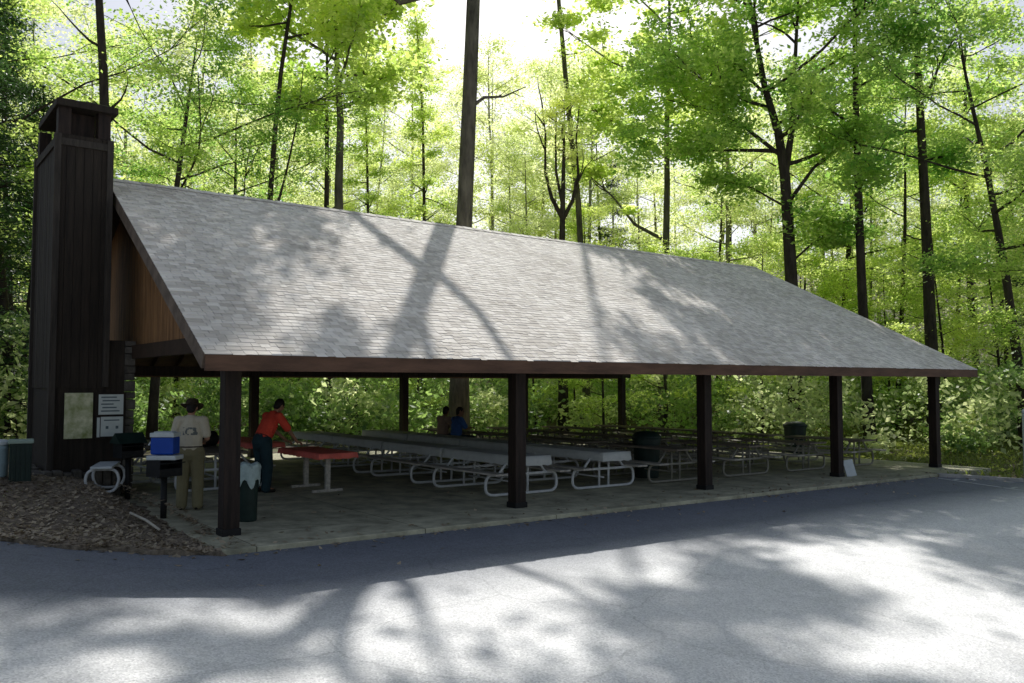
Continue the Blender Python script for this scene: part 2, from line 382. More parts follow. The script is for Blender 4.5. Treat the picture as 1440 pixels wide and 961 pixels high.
# mulch bed on the left
mb = MB(); xs = axis(-20, .12, -7, .12, .12, .6); R = 60
for x in xs:
    y0 = ytop(min(x, -.45)) - .05 + .06*math.sin(x*7) + .04*math.sin(x*17)
    for k in range(R+1):
        t = k/R; y = y0 + t*t*16
        n = .03*math.sin(x*9+y*3)*math.sin(y*8-x*2) + random.uniform(-.014, .014)
        z = H(x, y) + .012 + n*.8 + .03
        if k == 0: z = H(x, y) - .03
        if x > -.42: z = min(z, -.05 + .3*sstep((y-.1)/.8)*sstep((-.05-x)/.3)) if y > -.95 else -.1
        mb.v.append((x, y, z))
mb.f = [(i*(R+1)+k, (i+1)*(R+1)+k, (i+1)*(R+1)+k+1, i*(R+1)+k+1) for i in range(len(xs)-1) for k in range(R)]
mb.m = [0]*len(mb.f)
struct(mb.build('mulch_bed', M['mulch']))

def leaves_np(cen, size, upbias=.3, jit=.35, nrm=None, aspect=.55):
    """rhombic leaves at the given centres; returns verts (n*4,3)"""
    n = len(cen)
    nn = rng.normal(size=(n,3)); nn[:,2] = np.abs(nn[:,2]) + upbias*2; nn /= np.linalg.norm(nn, axis=1)[:,None]
    t = rng.normal(size=(n,3)); t -= nn*np.sum(t*nn, axis=1)[:,None]; t /= np.linalg.norm(t, axis=1)[:,None]
    b = np.cross(nn, t); s = size*(1+jit*rng.uniform(-1,1,size=n))[:,None]
    v = np.empty((n,4,3))
    v[:,0] = cen - t*s*.5; v[:,1] = cen + b*s*.5*aspect - nn*s*.08 + t*s*.05; v[:,2] = cen + t*s*.5 - nn*s*.05; v[:,3] = cen - b*s*.5*aspect - nn*s*.08 + t*s*.05
    return v.reshape(-1,3)
def leaf_mesh(name, V, m):
    n = len(V)//4; me = bpy.data.meshes.new(name)
    me.vertices.add(len(V)); me.vertices.foreach_set('co', V.astype(np.float32).ravel())
    me.loops.add(len(V)); me.loops.foreach_set('vertex_index', np.arange(len(V), dtype=np.int32))
    me.polygons.add(n); me.polygons.foreach_set('loop_start', np.arange(0, len(V), 4, dtype=np.int32))
    me.polygons.foreach_set('loop_total', np.full(n, 4, dtype=np.int32))
    me.update(calc_edges=True); me.materials.append(m); return me

# dry leaves and bark chips over the mulch
c = []
while len(c) < 16000:
    x = random.uniform(-9, -.05); y = ytop(min(x, -.45)) + random.uniform(0, 1)**1.4*9
    if x > -.42 and y < .2 and random.random() < .8: continue
    z = H(x, y)+.045
    if x > -.42: z = max(0, -.04+.3*sstep((y-.1)/.8)*sstep((-.05-x)/.3)) + .01
    c.append((x, y, z+random.uniform(0, .03)))
for _ in range(420):
    x = random.uniform(-9, 19); y = ytop(x) - abs(random.gauss(0, 1))*random.choice((.06,.1,.2,.7)) - .02
    c.append((x, y, H(x, y)+.012))
for _ in range(350):
    x = random.uniform(-.4, 19); y = random.choice((-.95+abs(random.gauss(0,.25)), random.uniform(-.9, 3)))
    c.append((x, y, -.0155*x+.012))
o = bpy.data.objects.new('leaf_litter', leaf_mesh('leaf_litter', leaves_np(np.array(c), .075, 1.2, .5, aspect=.6), M['litter'])); col.objects.link(o)
tag(o, 'dry brown leaf litter and bark chips strewn over the mulch bed and along the slab edge', 'leaf litter', kind='stuff')

# grass strip at the right, beyond the slab
c = []
while len(c) < 26000:
    x = random.uniform(17.5, 40); y = random.uniform(-14, 16)
    if y < ytop(x)+.15 or (x < 20.5 and y > -1.05) : continue
    c.append((x, y, H(x, y)+random.uniform(0, .10)))
o = bpy.data.objects.new('grass', leaf_mesh('grass', leaves_np(np.array(c), .2, -.15, .5, aspect=.22), M['grass'])); col.objects.link(o)
tag(o, 'short sunlit yellow green grass between the right end of the slab and the woods', 'grass', kind='stuff')

# parking line with two short cross strokes, far right
mb = MB()
def strip(a, b, wd):
    a = Vector((*a, 0)); b = Vector((*b, 0)); d = (b-a).normalized(); s = Vector((-d.y, d.x, 0))*wd/2; n = max(1, int((b-a).length/.3))
    vs = []
    for i in range(n+1):
        p = a+(b-a)*i/n
        for q in (p-s, p+s): vs.append((q.x, q.y, H(q.x, q.y)+.006))
    mb.add(vs, [(2*i, 2*i+2, 2*i+3, 2*i+1) for i in range(n)])
# ------------------------------------------------------------------ pavilion
EY0, EY1, RY = -.8, 12.69, 5.945; EZ, RZ = 2.35, 5.83
def xl(y): return -.61 + .27*(1-abs(y-RY)/(RY-EY0))
def xr(y): return 20.1 - .5*(1-abs(y-RY)/(RY-EY0))
pav = empty('picnic_pavilion', (0,0,0), 0, 'long open picnic pavilion with grey shingled gable roof on dark posts, beside the parking lot', 'pavilion')
mb = MB(); mb2 = MB()
SL = math.hypot(RY-EY0, RZ-EZ); sy, sz = (RY-EY0)/SL, (RZ-EZ)/SL
NC = 64; ex = SL/NC
for side in (0, 1):
    for i in range(NC+1):
        a = i*ex - .012; b = min(SL, a+ex+.02)
        if b <= a: continue
        x = 0
        tabs = 62 if side == 0 else 30
        ya = EY0 + a*sy
        x0, x1 = xl(ya), xr(ya)
        off = random.uniform(0, .3); xx = x0; first = True
        while xx < x1-1e-4:
            wd = random.uniform(.09, .20) if side == 0 else .6
            if first: wd = off+.05; first = False
            xe = min(x1, xx+wd)
            th = .006 + random.uniform(0, .004); drop = random.choice((-.02, 0, .0, .03))
            dz0 = random.uniform(-.004, .004)*0
            vs = []
            for (s_, t_) in ((a-drop+random.uniform(-.006, .006), th), (b, .002)):
                yy = EY0 + s_*sy - sz*t_; zz = EZ + s_*sz + sy*t_
                for X in (xx+.002, xe-.002): vs.append((X, yy, zz))
            sl_ = EY0 + (a)*sy; vs += [(xx+.002, sl_, EZ+a*sz-.002), (xe-.002, sl_, EZ+a*sz-.002)]
            if side: vs = [(X, 2*RY-Y, Z) for X, Y, Z in vs]
            mb.add(vs, [(0,1,3,2), (4,5,1,0)] if not side else [(2,3,1,0), (0,1,5,4)])
            xx = xe
# ridge cap
x = xl(RY)
while x < xr(RY):
    xe = min(xr(RY), x+.3)
    mb.add([(x, RY-.14, RZ-.05), (xe, RY-.14, RZ-.055), (x, RY, RZ+.03), (xe, RY, RZ+.022), (x, RY+.14, RZ-.05), (xe, RY+.14, RZ-.055)], [(0,1,3,2), (2,3,5,4)])
    x = xe
roof = mb.build('roof', M['shingle'], pav)
def slopebox(mb, x0f, x1f, s0, s1, t0, t1, side=0, mi=0):
    """box in the roof plane: s along slope, t measured down from the roof surface"""
    vs = []
    for t in (t1, t0):
        for s_ in (s0, s1):
            y = EY0 + s_*sy; yy = y + sz*t; zz = EZ + s_*sz - sy*t
            for X in (x0f(y), x1f(y)): vs.append((X, yy if not side else 2*RY-yy, zz))
    fs = [(0,2,3,1),(4,5,7,6),(0,1,5,4),(2,6,7,3),(0,4,6,2),(1,3,7,5)]
    if side: fs = [f[::-1] for f in fs]
    mb.add(vs, fs, mi)
mb = MB()
for side in (0, 1): slopebox(mb, lambda y: xl(y)+.04, lambda y: xr(y)-.04, .03, SL-.012, .004, .05, side)
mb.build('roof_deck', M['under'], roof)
for side in (0, 1):
    yy = EY0-.012 if not side else 2*RY-EY0+.012
    mb = MB(); mb.box(-.60, 20.09, min(yy, yy+(.035 if not side else -.035)), max(yy, yy+(.035 if not side else -.035)), EZ-.21, EZ-.012)
    mb.build('fascia', M['fascia'], pav, bevel=.004)
for end in (0, 1):
    for side in (0, 1):
        mb = MB()
        if end == 0: slopebox(mb, lambda y: xl(y)-.005, lambda y: xl(y)+.035, -.0, SL, .0, .2, side)
        else: slopebox(mb, lambda y: xr(y)-.035, lambda y: xr(y)+.005, -.0, SL, .0, .2, side)
        mb.build('rake_board', M['rake'], pav)
# gable walls of vertical boards
for gx in (.10, 19.25):
    mb = MB(); y = .55
    while y < 2*RY-.55:
        y1 = y+.19; ym = (y+y1)/2
        def top(yy): return EZ + (RY-EY0-abs(yy-RY))*(sz/sy) - .2
        mb.add([(gx, y+.004, 2.66), (gx, y1-.004, 2.66), (gx, y1-.004, top(y1)), (gx, y+.004, top(y)),
                (gx+.03, y+.004, 2.66), (gx+.03, y1-.004, 2.66), (gx+.03, y1-.004, top(y1)), (gx+.03, y+.004, top(y))],
               [(0,3,2,1),(4,5,6,7),(0,1,5,4),(1,2,6,5),(2,3,7,6),(3,0,4,7)])
        y = y1
    mb.build('gable_wall', M['gable'], pav)
# posts, beams, tie beams, rafters
for k in range(5):
    for y in (0.0, 11.89):
        X = k*4.82; z0 = SZ(X)
        mb = MB(); mb.box(-.11, .11, -.11, .11, z0-.01, 2.3)
        p = mb.build('post', M['post'], pav, bevel=.012); p.location = (X, y, 0)
        mb = MB(); mb.box(-.125, .125, -.125, .125, z0-.005, z0+.09)
        q = mb.build('base_plate', M['black_metal'], p, bevel=.006)
for y in (0.0, 11.89):
    mb = MB(); mb.box(-.3, 19.7, y-.08, y+.08, 2.17, 2.42); mb.build('eave_beam', M['post'], pav, bevel=.01)
for k in range(5):
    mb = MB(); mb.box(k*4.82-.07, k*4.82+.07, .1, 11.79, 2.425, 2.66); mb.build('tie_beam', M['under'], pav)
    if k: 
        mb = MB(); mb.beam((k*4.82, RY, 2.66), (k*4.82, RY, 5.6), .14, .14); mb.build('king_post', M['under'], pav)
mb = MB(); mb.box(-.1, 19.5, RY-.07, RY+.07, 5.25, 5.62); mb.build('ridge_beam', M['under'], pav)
mb = MB(); x = .4
while x < 19.4:
    for side in (0, 1): slopebox(mb, lambda y: x-.03, lambda y: x+.03, .1, SL-.1, .055, .2, side)
    x += .61
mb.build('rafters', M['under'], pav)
# chimney: siding-clad stack, wider below
cx0, cx1, cy0, cy1 = -1.33, -.50, 4.90, 7.0
def boards(mb, x0, x1, y0, y1, z0, z1, bw=.14):
    mb.box(x0+.012, x1-.012, y0+.012, y1-.012, z0, z1)
    for yy, s in ((y0, -1), (y1, 1)):
        x = x0
        while x < x1-.02:
            xe = min(x1, x+bw); d = random.uniform(0, .006)
            ya, yb = sorted((yy+s*d, yy-s*.02)); mb.box(x+.004, xe-.004, ya, yb, z0, z1); x = xe
    for xx, s in ((x0, -1), (x1, 1)):
        y = y0+.03
        while y < y1-.03:
            ye = min(y1-.03, y+bw); d = random.uniform(0, .006)
            xa, xb = sorted((xx+s*d, xx-s*.02)); mb.box(xa, xb, y+.004, ye-.004, z0, z1); y = ye
mb = MB(); boards(mb, cx0, cx1, cy0, cy1, 1.9, 6.28)
ch = mb.build('chimney', M['siding'], pav)
mb = MB()
for (x, y) in ((cx0, cy0), (cx1, cy0), (cx0, cy1), (cx1, cy1)):
    mb.box(x-.05, x+.05, y-.05, y+.05, .3 if x < -1 else 1.92, 6.27)
mb.box(cx0-.04, cx1+.04, cy0-.035, cy0-.008, 6.08, 6.2); mb.box(cx0-.035, cx0-.008, cy0-.03, cy1+.03, 6.08, 6.2)
mb.build('corner_board', mat('corner_board', (.05,.042,.034), .85, .4, 5, .4, 30, stretch=(3,3,.3)), ch)
mb = MB()   # vent frame below the cap
for (x, y) in ((cx0+.1, cy0+.1), (cx1-.1, cy0+.1), (cx0+.1, cy1-.1), (cx1-.1, cy1-.1)):
    mb.box(x-.1, x+.1, y-.1, y+.1, 6.285, 6.74)
mb.box(cx0+.22, cx1-.22, cy0+.25, cy1-.25, 6.285, 6.73)
mb.build('vent_opening', M['post'], ch)
mb = MB(); mb.box(cx0-.05, cx1+.10, cy0-.1, cy1-.32, 6.742, 6.86)
mb.build('chimney_cap', M['siding'], ch, bevel=.01)
mb = MB(); nxx, nyy = 14, 24
for j in range(nyy+1):
    for i in range(nxx+1):
        u, v = i/nxx, j/nyy; x = cx0-.04 + u*(cx1-cx0+.13); y = cy0-.09 + v*(cy1-cy0-.25)
        mb.v.append((x, y, 6.862 + (4*u*(1-u)*4*v*(1-v))**.4*(.05+random.uniform(0, .05))))
mb.f = [(j*(nxx+1)+i, j*(nxx+1)+i+1, (j+1)*(nxx+1)+i+1, (j+1)*(nxx+1)+i) for j in range(nyy) for i in range(nxx)]; mb.m = [0]*len(mb.f)
mb.build('moss', M['moss'], ch, smooth=True)
mb = MB(); mb.box(cx0+.02, -.18, cy0+.02, cy1-.02, .2, 1.9); mb.box(cx1+.015, -.18, cy0+.02, cy1-.02, 1.9, 2.74)
mb.build('fireplace_wall', M['siding'], ch)
mb = MB(); z = .1; 
while z < 2.74:
    h = random.uniform(.12, .22); h = min(h, 2.745-z)
    mb.box(-.178, random.uniform(-.02, .03), cy0+random.uniform(-.02, .02), cy1-.1, z, z+h-.012); z += h
mb.build('stone_pier', M['stone'], ch, bevel=.012)
mb = MB(); 
for i in range(9):
    x = cx0-.28+i*.15; mb.box(x, x+.14, cy0-.28-random.uniform(0, .05), cy0-.01, .05, .50+random.uniform(-.04, .04))
for i in range(7):
    y = cy0+i*.28; mb.box(cx0-.3-random.uniform(0, .05), cx0-.06, y, y+.26, .05, .52+random.uniform(-.04, .04))
mb.build('hearth_stones', M['stone'], ch, bevel=.03)

# notices pinned on the chimney's near face
mb = MB(); mb.box(0, .44, -.012, 0, 0, .78)
o = mb.build('park_map', M['map']); o.location = (-1.13, cy0-.03, 1.04)
tag(o, 'yellowish printed map poster pinned on the dark face of the chimney', 'map poster')
brd = empty('notice_board', (-.62, cy0-.03, 1.0), 0, 'white and grey paper notices on the chimney, right of the yellow map', 'notice board')
mb = MB(); mb.box(-.03, .46, -.01, 0, .02, .82); mb.build('backing', M['siding'], brd)
for (x, z, ww, hh, k) in ((.02,.44,.40,.35,0),(.06,.06,.36,.34,1),(.0,.05,.045,.34,2)):
    mb = MB(); mb.box(x, x+ww, -.016, -.0105, z, z+hh); pp = mb.build('notice', M['paper'], brd)
    mb = MB()
    if k == 0:
        for j in range(5): mb.box(x+.04+.02*(j % 2), x+ww-.06-.05*(j % 3), -.0185, -.0165, z+.05+j*.06, z+.05+j*.06+.022)
    if k == 1:
        for j in (.08, .24): mb.box(x+j, x+j+.045, -.0185, -.0165, z+.13, z+.18)
        mb.box(x+.05, x+.3, -.0185, -.0165, z+.27, z+.29)
    if k < 2: mb.build('printing', M['print'], pp)

# ------------------------------------------------------------------ picnic tables
def rounded(pts, r=.1, n=4):
    out = []; k = len(pts)
    for i in range(k):
        p = Vector(pts[i]); a = (Vector(pts[i-1])-p); b = (Vector(pts[(i+1) % k])-p)
        ra = min(r, a.length*.45); rb = min(r, b.length*.45); A = p+a.normalized()*ra; B = p+b.normalized()*rb
        for j in range(n+1):
            t = j/n; out.append(A*(1-t)**2 + p*2*t*(1-t) + B*t*t)
    return out
def picnic_table(name, cloth=None, tubem='white_tube', L_=2.4, benchm='wood_grey', topm='wood_table'):
    t = empty(name)
    mb = MB()
    for i in range(4): mb.box(-.37+i*.187, -.37+i*.187+.178, -L_/2, L_/2, .70, .738)
    mb.box(-.34, .34, -.85, -.78, .66, .70); mb.box(-.34, .34, .78, .85, .66, .70)
    mb.build('tabletop', M[topm], t, bevel=.004)
    for s in (-1, 1):
        mb = MB()
        for i in range(2):
            x = s*.76-.135+i*.14; mb.box(x, x+.128, -L_/2, L_/2, .42, .455)
        mb.build('bench', M[benchm], t, bevel=.004)
    for y in (-.84, .84):
        mb = MB()
        mb.tube(rounded([(-.84,y,.41),(-.86,y,.04),(.86,y,.04),(.84,y,.41),(.5,y,.395),(-.5,y,.395)], .2, 5), .028, 8, closed=True)
        for s in (-1, 1):
            mb.tube([(s*.13,y,.04),(s*.13,y,.66)], .024, 8)
            mb.tube([(s*.33,y,.66),(s*.56,y,.41)], .024, 8)
        mb.build('end_frame', M[tubem], t, smooth=True)
    mb = MB(); mb.tube([(0,-.84,.22),(0,.84,.22)], .018, 8); mb.build('stretcher', M[tubem], t, smooth=True)
    return t
def place_all(o, loc, rz=0, label=None, group=None, cat='picnic table'):
    o.location = loc; o.rotation_euler = (math.atan(0), 0, rz); tag(o, label, cat, group); return o
def cloth_mesh(mname, L_, W_, drop, m):
    mb = MB(); nx_, ny_ = 20, 60; z0 = .744
    hw, hl = W_/2+.012, L_/2+.012
    prof = [(-hw, -drop), (-hw-.002, -drop*.5), (-hw, 0)] + [(-hw+2*hw*i/8, .0) for i in range(1, 8)] + [(hw, 0), (hw+.002, -drop*.5), (hw, -drop)]
    rows = [(-hl, 1), (-hl-.003, .5), (-hl, 0)] + [(-hl+2*hl*j/24, 0) for j in range(1, 24)] + [(hl, 0), (hl+.003, .5), (hl, 1)]
    for (y, dy) in rows:
        for (x, dx) in prof:
            d = min(dx, -drop*dy); fl = .018*math.sin(y*9+x*5)*(-dx/drop) + .018*math.sin(x*16)*dy*.9
            mb.v.append((x + (math.copysign(abs(fl)+.004, x) if dx < 0 else 0), y + (math.copysign(abs(fl)+.004, y) if dy > 0 else 0), z0 + (d if d else random.uniform(0, .003)) + (random.uniform(-.012, .012) if d <= -drop*.99 else 0)))
    n = len(prof)
    mb.f = [(j*n+i, j*n+i+1, (j+1)*n+i+1, (j+1)*n+i) for j in range(len(rows)-1) for i in range(n-1)]; mb.m = [0]*len(mb.f)
    return mb.build(mname, m, smooth=True)
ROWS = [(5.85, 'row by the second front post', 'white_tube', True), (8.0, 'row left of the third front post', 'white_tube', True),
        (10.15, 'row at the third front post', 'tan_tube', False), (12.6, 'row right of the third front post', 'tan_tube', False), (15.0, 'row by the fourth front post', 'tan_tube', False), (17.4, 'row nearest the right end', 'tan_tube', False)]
place_in = ['front', 'second', 'third', 'rearmost']
proto = {}
cl0 = cloth_mesh('tablecloth', 2.4, .74, .17, M['cloth']); used = False
for X, rn, tm, cl in ROWS:
    for j in range(4):
        Y = 2.05 + j*2.5
        if X > 9 : Y += .35*(1 if j else 0)
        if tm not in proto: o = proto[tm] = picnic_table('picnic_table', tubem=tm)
        else: o = copy_tree(proto[tm])
        what = 'grey covered picnic table' if cl else 'bare picnic table'
        place_all(o, (X+random.uniform(-.03, .03), Y, SZ(X)), random.uniform(-.02, .02), '%s, %s of its %s' % (what, place_in[j], rn), 'picnic tables set in rows across the slab')
        o.rotation_euler.y = math.atan(.0155)
        if cl:
            if not used: c = cl0; used = True
            else: c = cl0.copy(); col.objects.link(c)
            c.location = o.location; c.rotation_euler = o.rotation_euler
            tag(c, 'grey cloth over the %s table of the %s' % (place_in[j], rn), 'tablecloth', 'grey tablecloths')
# red-clothed tables left
rt = []
for i, (X, Y) in enumerate(((3.1, 4.35), (3.05, 7.6))):
    t = empty('trestle_table')
    mb = MB(); mb.box(-.37, .37, -1.2, 1.2, .71, .745); mb.build('tabletop', M['wood_table'], t, bevel=.004)
    for y in (-.62, .62):
        mb = MB(); mb.box(-.045, .045, y-.045, y+.045, .05, .71); mb.box(-.3, .3, y-.04, y+.04, 0, .05); mb.box(-.3, .3, y-.03, y+.03, .66, .71); mb.build('leg', M['wood_grey'], t, bevel=.005)
    place_all(t, (X, Y, SZ(X)), 0, ['pedestal table under the red cloth where the orange shirted man leans', 'rear pedestal table with red cloth, seen behind the nearest post'][i], None, 'table')
    if i == 0: t.scale.y = .78; t.location.y = 4.05
    c = cloth_mesh('tablecloth', 2.4, .74, .10, M['red_cloth']); c.location = (X, t.location.y, SZ(X)+.004); c.scale.y = t.scale.y
    tag(c, ['bright red tablecloth in front of the orange shirted man', 'red tablecloth on the rear table behind the nearest post'][i], 'tablecloth')
# white pipe table at the far left edge of the slab and one behind the man
o = copy_tree(proto['white_tube']); place_all(o, (.95, 7.6, SZ(1)), math.radians(4), 'picnic table with white pipe legs farthest left, beyond the fireplace', None)
o = copy_tree(proto['white_tube']); place_all(o, (1.55, 5.65, SZ(1.5)), 0, 'picnic table with a dark bag on it, behind the man in tan', None)
# ------------------------------------------------------------------ small things
def grill(loc, rz, label):
    g = empty('pedestal_grill', loc, rz, label, 'charcoal grill')
    mb = MB(); mb.tube([(0,0,-.2),(0,0,.62)], .045, 12); mb.build('pedestal', M['black_metal'], g, smooth=True)
    mb = MB(); x0, x1, y0, y1 = -.19, .19, -.16, .16
    mb.box(x0, x1, y0, y1, .60, .62); mb.box(x0, x0+.012, y0, y1, .62, .84); mb.box(x1-.012, x1, y0, y1, .62, .84); mb.box(x0+.012, x1-.012, y1-.012, y1, .62, .84); mb.box(x0+.012, x1-.012, y0, y0+.012, .62, .72)
    mb.build('firebox', M['black_metal'], g, bevel=.003)
    mb = MB()
    for i in range(10): mb.tube([(x0+.03+i*.035, y0-.03, .80), (x0+.03+i*.038, y1-.015, .80)], .006, 6)
    mb.tube([(x0-.02, y0-.035, .80), (x1+.02, y0-.035, .80)], .009, 6); mb.build('grate', M['black_metal'], g)
    return g
grill((-.30, 1.9, .02), math.radians(20), 'black pedestal grill left of the man in tan, a cooler standing on it')
g2 = grill((-.22, 4.35, .12), math.radians(12), 'black pedestal grill with raised hood in front of the fireplace')
mb = MB(); mb.add([(-.24,-.2,.845),(.24,-.2,.845),(.24,.2,.845),(-.24,.2,.845),(-.24,0,1.02),(.24,0,1.02)], [(0,1,5,4),(2,3,4,5),(0,4,3),(1,2,5),(3,2,1,0)])
mb.build('hood', M['green_bin'], g2)
# cooler
ck = empty('cooler', (-.30, 1.9, .845+.02), math.radians(-38), 'blue picnic cooler with white lid and white base tray on the grill', 'cooler')
ck.scale = (.80, .85, 1.1)
mb = MB(); mb.box(-.26, .28, -.18, .18, .0, .06); mb.build('tray', M['white_plastic'], ck, bevel=.012)
mb = MB(); mb.box(-.2, .22, -.15, .15, .072, .30); mb.build('body', M['blue'], ck, bevel=.02)
mb = MB(); mb.box(-.21, .23, -.16, .16, .302, .36); mb.box(-.16, .18, -.11, .11, .36, .375); mb.build('lid', M['white_plastic'], ck, bevel=.012)
mb = MB(); mb.tube([(-.215,-.1,.24),(-.25,-.1,.2),(-.25,.1,.2),(-.215,.1,.24)], .012, 6); mb.build('handle', M['white_plastic'], ck)
# trash can with bulging white liner by the nearest post
def can(loc, r, h, label, liner):
    t = empty('trash_can', loc, 0, label, 'trash can')
    mb = MB(); mb.lathe([(r*.82,0),(r*.86,.02),(r,h-.04),(r*1.06,h-.04),(r*1.06,h),(r*.97,h),(r*.93,h-.05)], 28); mb.build('barrel', M['green_bin'], t, smooth=False)
    if liner:
        mb = MB(); n = 40; prof = [(r*1.03,h-.26),(r*1.16,h-.2),(r*1.12,h-.1),(r*1.15,h-.01),(r*1.08,h+.03),(r*.9,h+.02),(r*.85,h-.08),(r*.5,h-.15)]
        vs = []
        for k, (rr, z) in enumerate(prof):
            for j in range(n):
                a = 2*PI*j/n; q = 1+.05*math.sin(a*7+k)+.04*math.sin(a*13+k*2); dz = .07*math.sin(a*5)*(1 if k == 0 else .25)
                vs.append((rr*q*math.cos(a), rr*q*math.sin(a), z+dz))
        mb.add(vs, [(i*n+j, i*n+(j+1) % n, (i+1)*n+(j+1) % n, (i+1)*n+j) for i in range(len(prof)-1) for j in range(n)]); mb.build('liner', M['liner'], t, smooth=True)
    else:
        mb = MB(); mb.lathe([(r*1.08,h),(r*1.08,h+.05),(r*.8,h+.14),(r*.3,h+.17)], 28); mb.build('lid', M['green_bin'], t, smooth=True)
    return t
can((.62, 1.0, SZ(.6)), .155, .80, 'slim dark trash can with white bag hanging over its rim, beside the nearest post', True)
can((10.35, 2.25, SZ(10.3)), .31, .88, 'dark lidded trash can standing left of the third front post', False)
can((20.75, 5.3, H(20.7,5.3)), .36, .92, 'black lidded trash can beyond the right end tables', False)
# leaning white board at the fourth post
mb = MB(); mb.box(-.12, .12, -.01, .01, 0, .40)
o = mb.build('leaning_sign', M['white_plastic'], bevel=.004); o.location = (14.76, -.20, SZ(14.8)+.004); o.rotation_euler = (math.radians(-14), math.radians(-10), math.radians(-35))
tag(o, 'small blank white board leaning against the fourth front post', 'sign board')
# pale stick on the mulch
mb = MB(); mb.tube([(-.80,1.72,H(-.8,1.7)+.10),(-.72,1.2,H(-.8,1.2)+.10),(-.70,.62,H(-.8,.6)+.08)], [.018,.02,.016], 8)
tag(mb.build('stick', M['pvc'], smooth=True), 'pale peeled stick lying on the mulch near the slab corner', 'stick')
# bins at the left edge
b = empty('utility_bin', (-1.89, 3.86, H(-1.89, 3.86)+.03), math.radians(-8), 'dark green square utility bin with pale lid left of the chimney', 'bin')
mb = MB(); mb.box(-.15,.15,-.15,.15,0,.58); [mb.box(-.145+.065*i,-.125+.065*i,-.162,-.15,.03,.55) for i in range(5)]; mb.build('body', M['green_bin'], b, bevel=.015)
mb = MB(); mb.box(-.175,.175,-.175,.175,.582,.64); mb.build('lid', M['pale_green'], b, bevel=.015)
b = empty('drink_barrel', (-2.19, 4.12, H(-2.19, 4.12)+.03), 0, 'pale teal white plastic barrel at the left edge of the woods', 'barrel')
mb = MB(); mb.lathe([(.15,0),(.165,.03),(.17,.2),(.175,.22),(.17,.24),(.17,.42),(.175,.44),(.165,.50)], 24); mb.build('body', M['teal_white'], b, smooth=True)
mb = MB(); mb.lathe([(.178,.502),(.178,.55),(.14,.58),(.05,.585)], 24); mb.build('lid', M['white_plastic'], b)
# low bench of white bent pipe
b = empty('pipe_bench', (-.62, 4.12, H(-.62, 4.12)+.03), math.radians(-20), 'low bench with white bent pipe ends beside the fireplace', 'bench')
mb = MB(); mb.box(-.16,.16,-.5,.5,.42,.455); mb.build('seat', M['white_plastic'], b, bevel=.004)
for y in (-.36, .36):
    mb = MB(); mb.tube(rounded([(-.2,y,.40),(-.26,y,.22),(-.18,y,.03),(.18,y,.03),(.26,y,.22),(.2,y,.40)], .12, 5), .024, 8, closed=True); mb.build('end_loop', M['white_tube'], b, smooth=True)
# dark bag on the table behind the man in tan
bg_ = empty('duffel_bag', (1.62, 6.15, SZ(1.6)+.742), math.radians(20), 'dark duffel bag on the picnic table behind the man in tan', 'bag')
mb = MB(); k = 12; prof = [(-.30,.3),(-.29,.75),(-.24,1),(.24,1),(.29,.75),(.30,.3)]
vs = []
for x, q in prof:
    for i in range(k):
        a = 2*PI*i/k; vs.append((x, .15*q*math.cos(a), max(0, .14+.16*q*math.sin(a))))
mb.add(vs, [(i*k+j, i*k+(j+1) % k, (i+1)*k+(j+1) % k, (i+1)*k+j) for i in range(5) for j in range(k)]+[tuple(range(k-1,-1,-1)), tuple(5*k+j for j in range(k))])
mb.build('body', M['black_metal'], bg_, smooth=True)
mb = MB(); mb.tube([(-.12,.0,.29),(-.1,.0,.37),(0,0,.40),(.1,.0,.37),(.12,.0,.29)], .012, 6); mb.build('handle', M['belt'], bg_, smooth=True)
# pole at the right edge
pp = empty('marker_pole', (17.15, -3.1, H(17.15,-3.1)), 0, 'grey green bollard pole with white cap at the right edge of the lot', 'pole')
mb = MB(); mb.tube([(0,0,-.2),(0,0,1.72)], .085, 16); mb.build('shaft', M['pole'], pp, smooth=True)
mb = MB(); mb.lathe([(.09,1.721),(.09,1.76),(.07,1.80),(.02,1.82)], 16); mb.build('cap', M['white_plastic'], pp, smooth=True)
# parking lines
mb = MB(); strip((16.95,-1.1), (16.55,-3.9), .12); strip((16.92,-1.55), (17.3,-1.5), .09); strip((16.72,-2.9), (17.15,-2.85), .09)
struct(mb.build('painted_lines', M['paint']))

# low concrete kerb along the right end of the lot
mb = MB(); kx = [17.35+.35*i for i in range(26)]
for i, x in enumerate(kx):
    y = ytop(x)+.02; z = H(x, y)
    mb.v += [(x-.05, y-.06, z-.1), (x-.05, y-.06, z+.075), (x+.04, y+.05, z+.08), (x+.04, y+.05, z-.1)]
n = len(kx); mb.f = [(4*i+j, 4*i+(j+1) % 4, 4*(i+1)+(j+1) % 4, 4*(i+1)+j) for i in range(n-1) for j in range(4)] + [(3,2,1,0), (4*n-4,4*n-3,4*n-2,4*n-1)]
mb.m = [0]*len(mb.f)
struct(mb.build('kerb', mat('kerb_concrete', (.42,.40,.37), .9, .3, 3, .4, 40), bevel=.01))

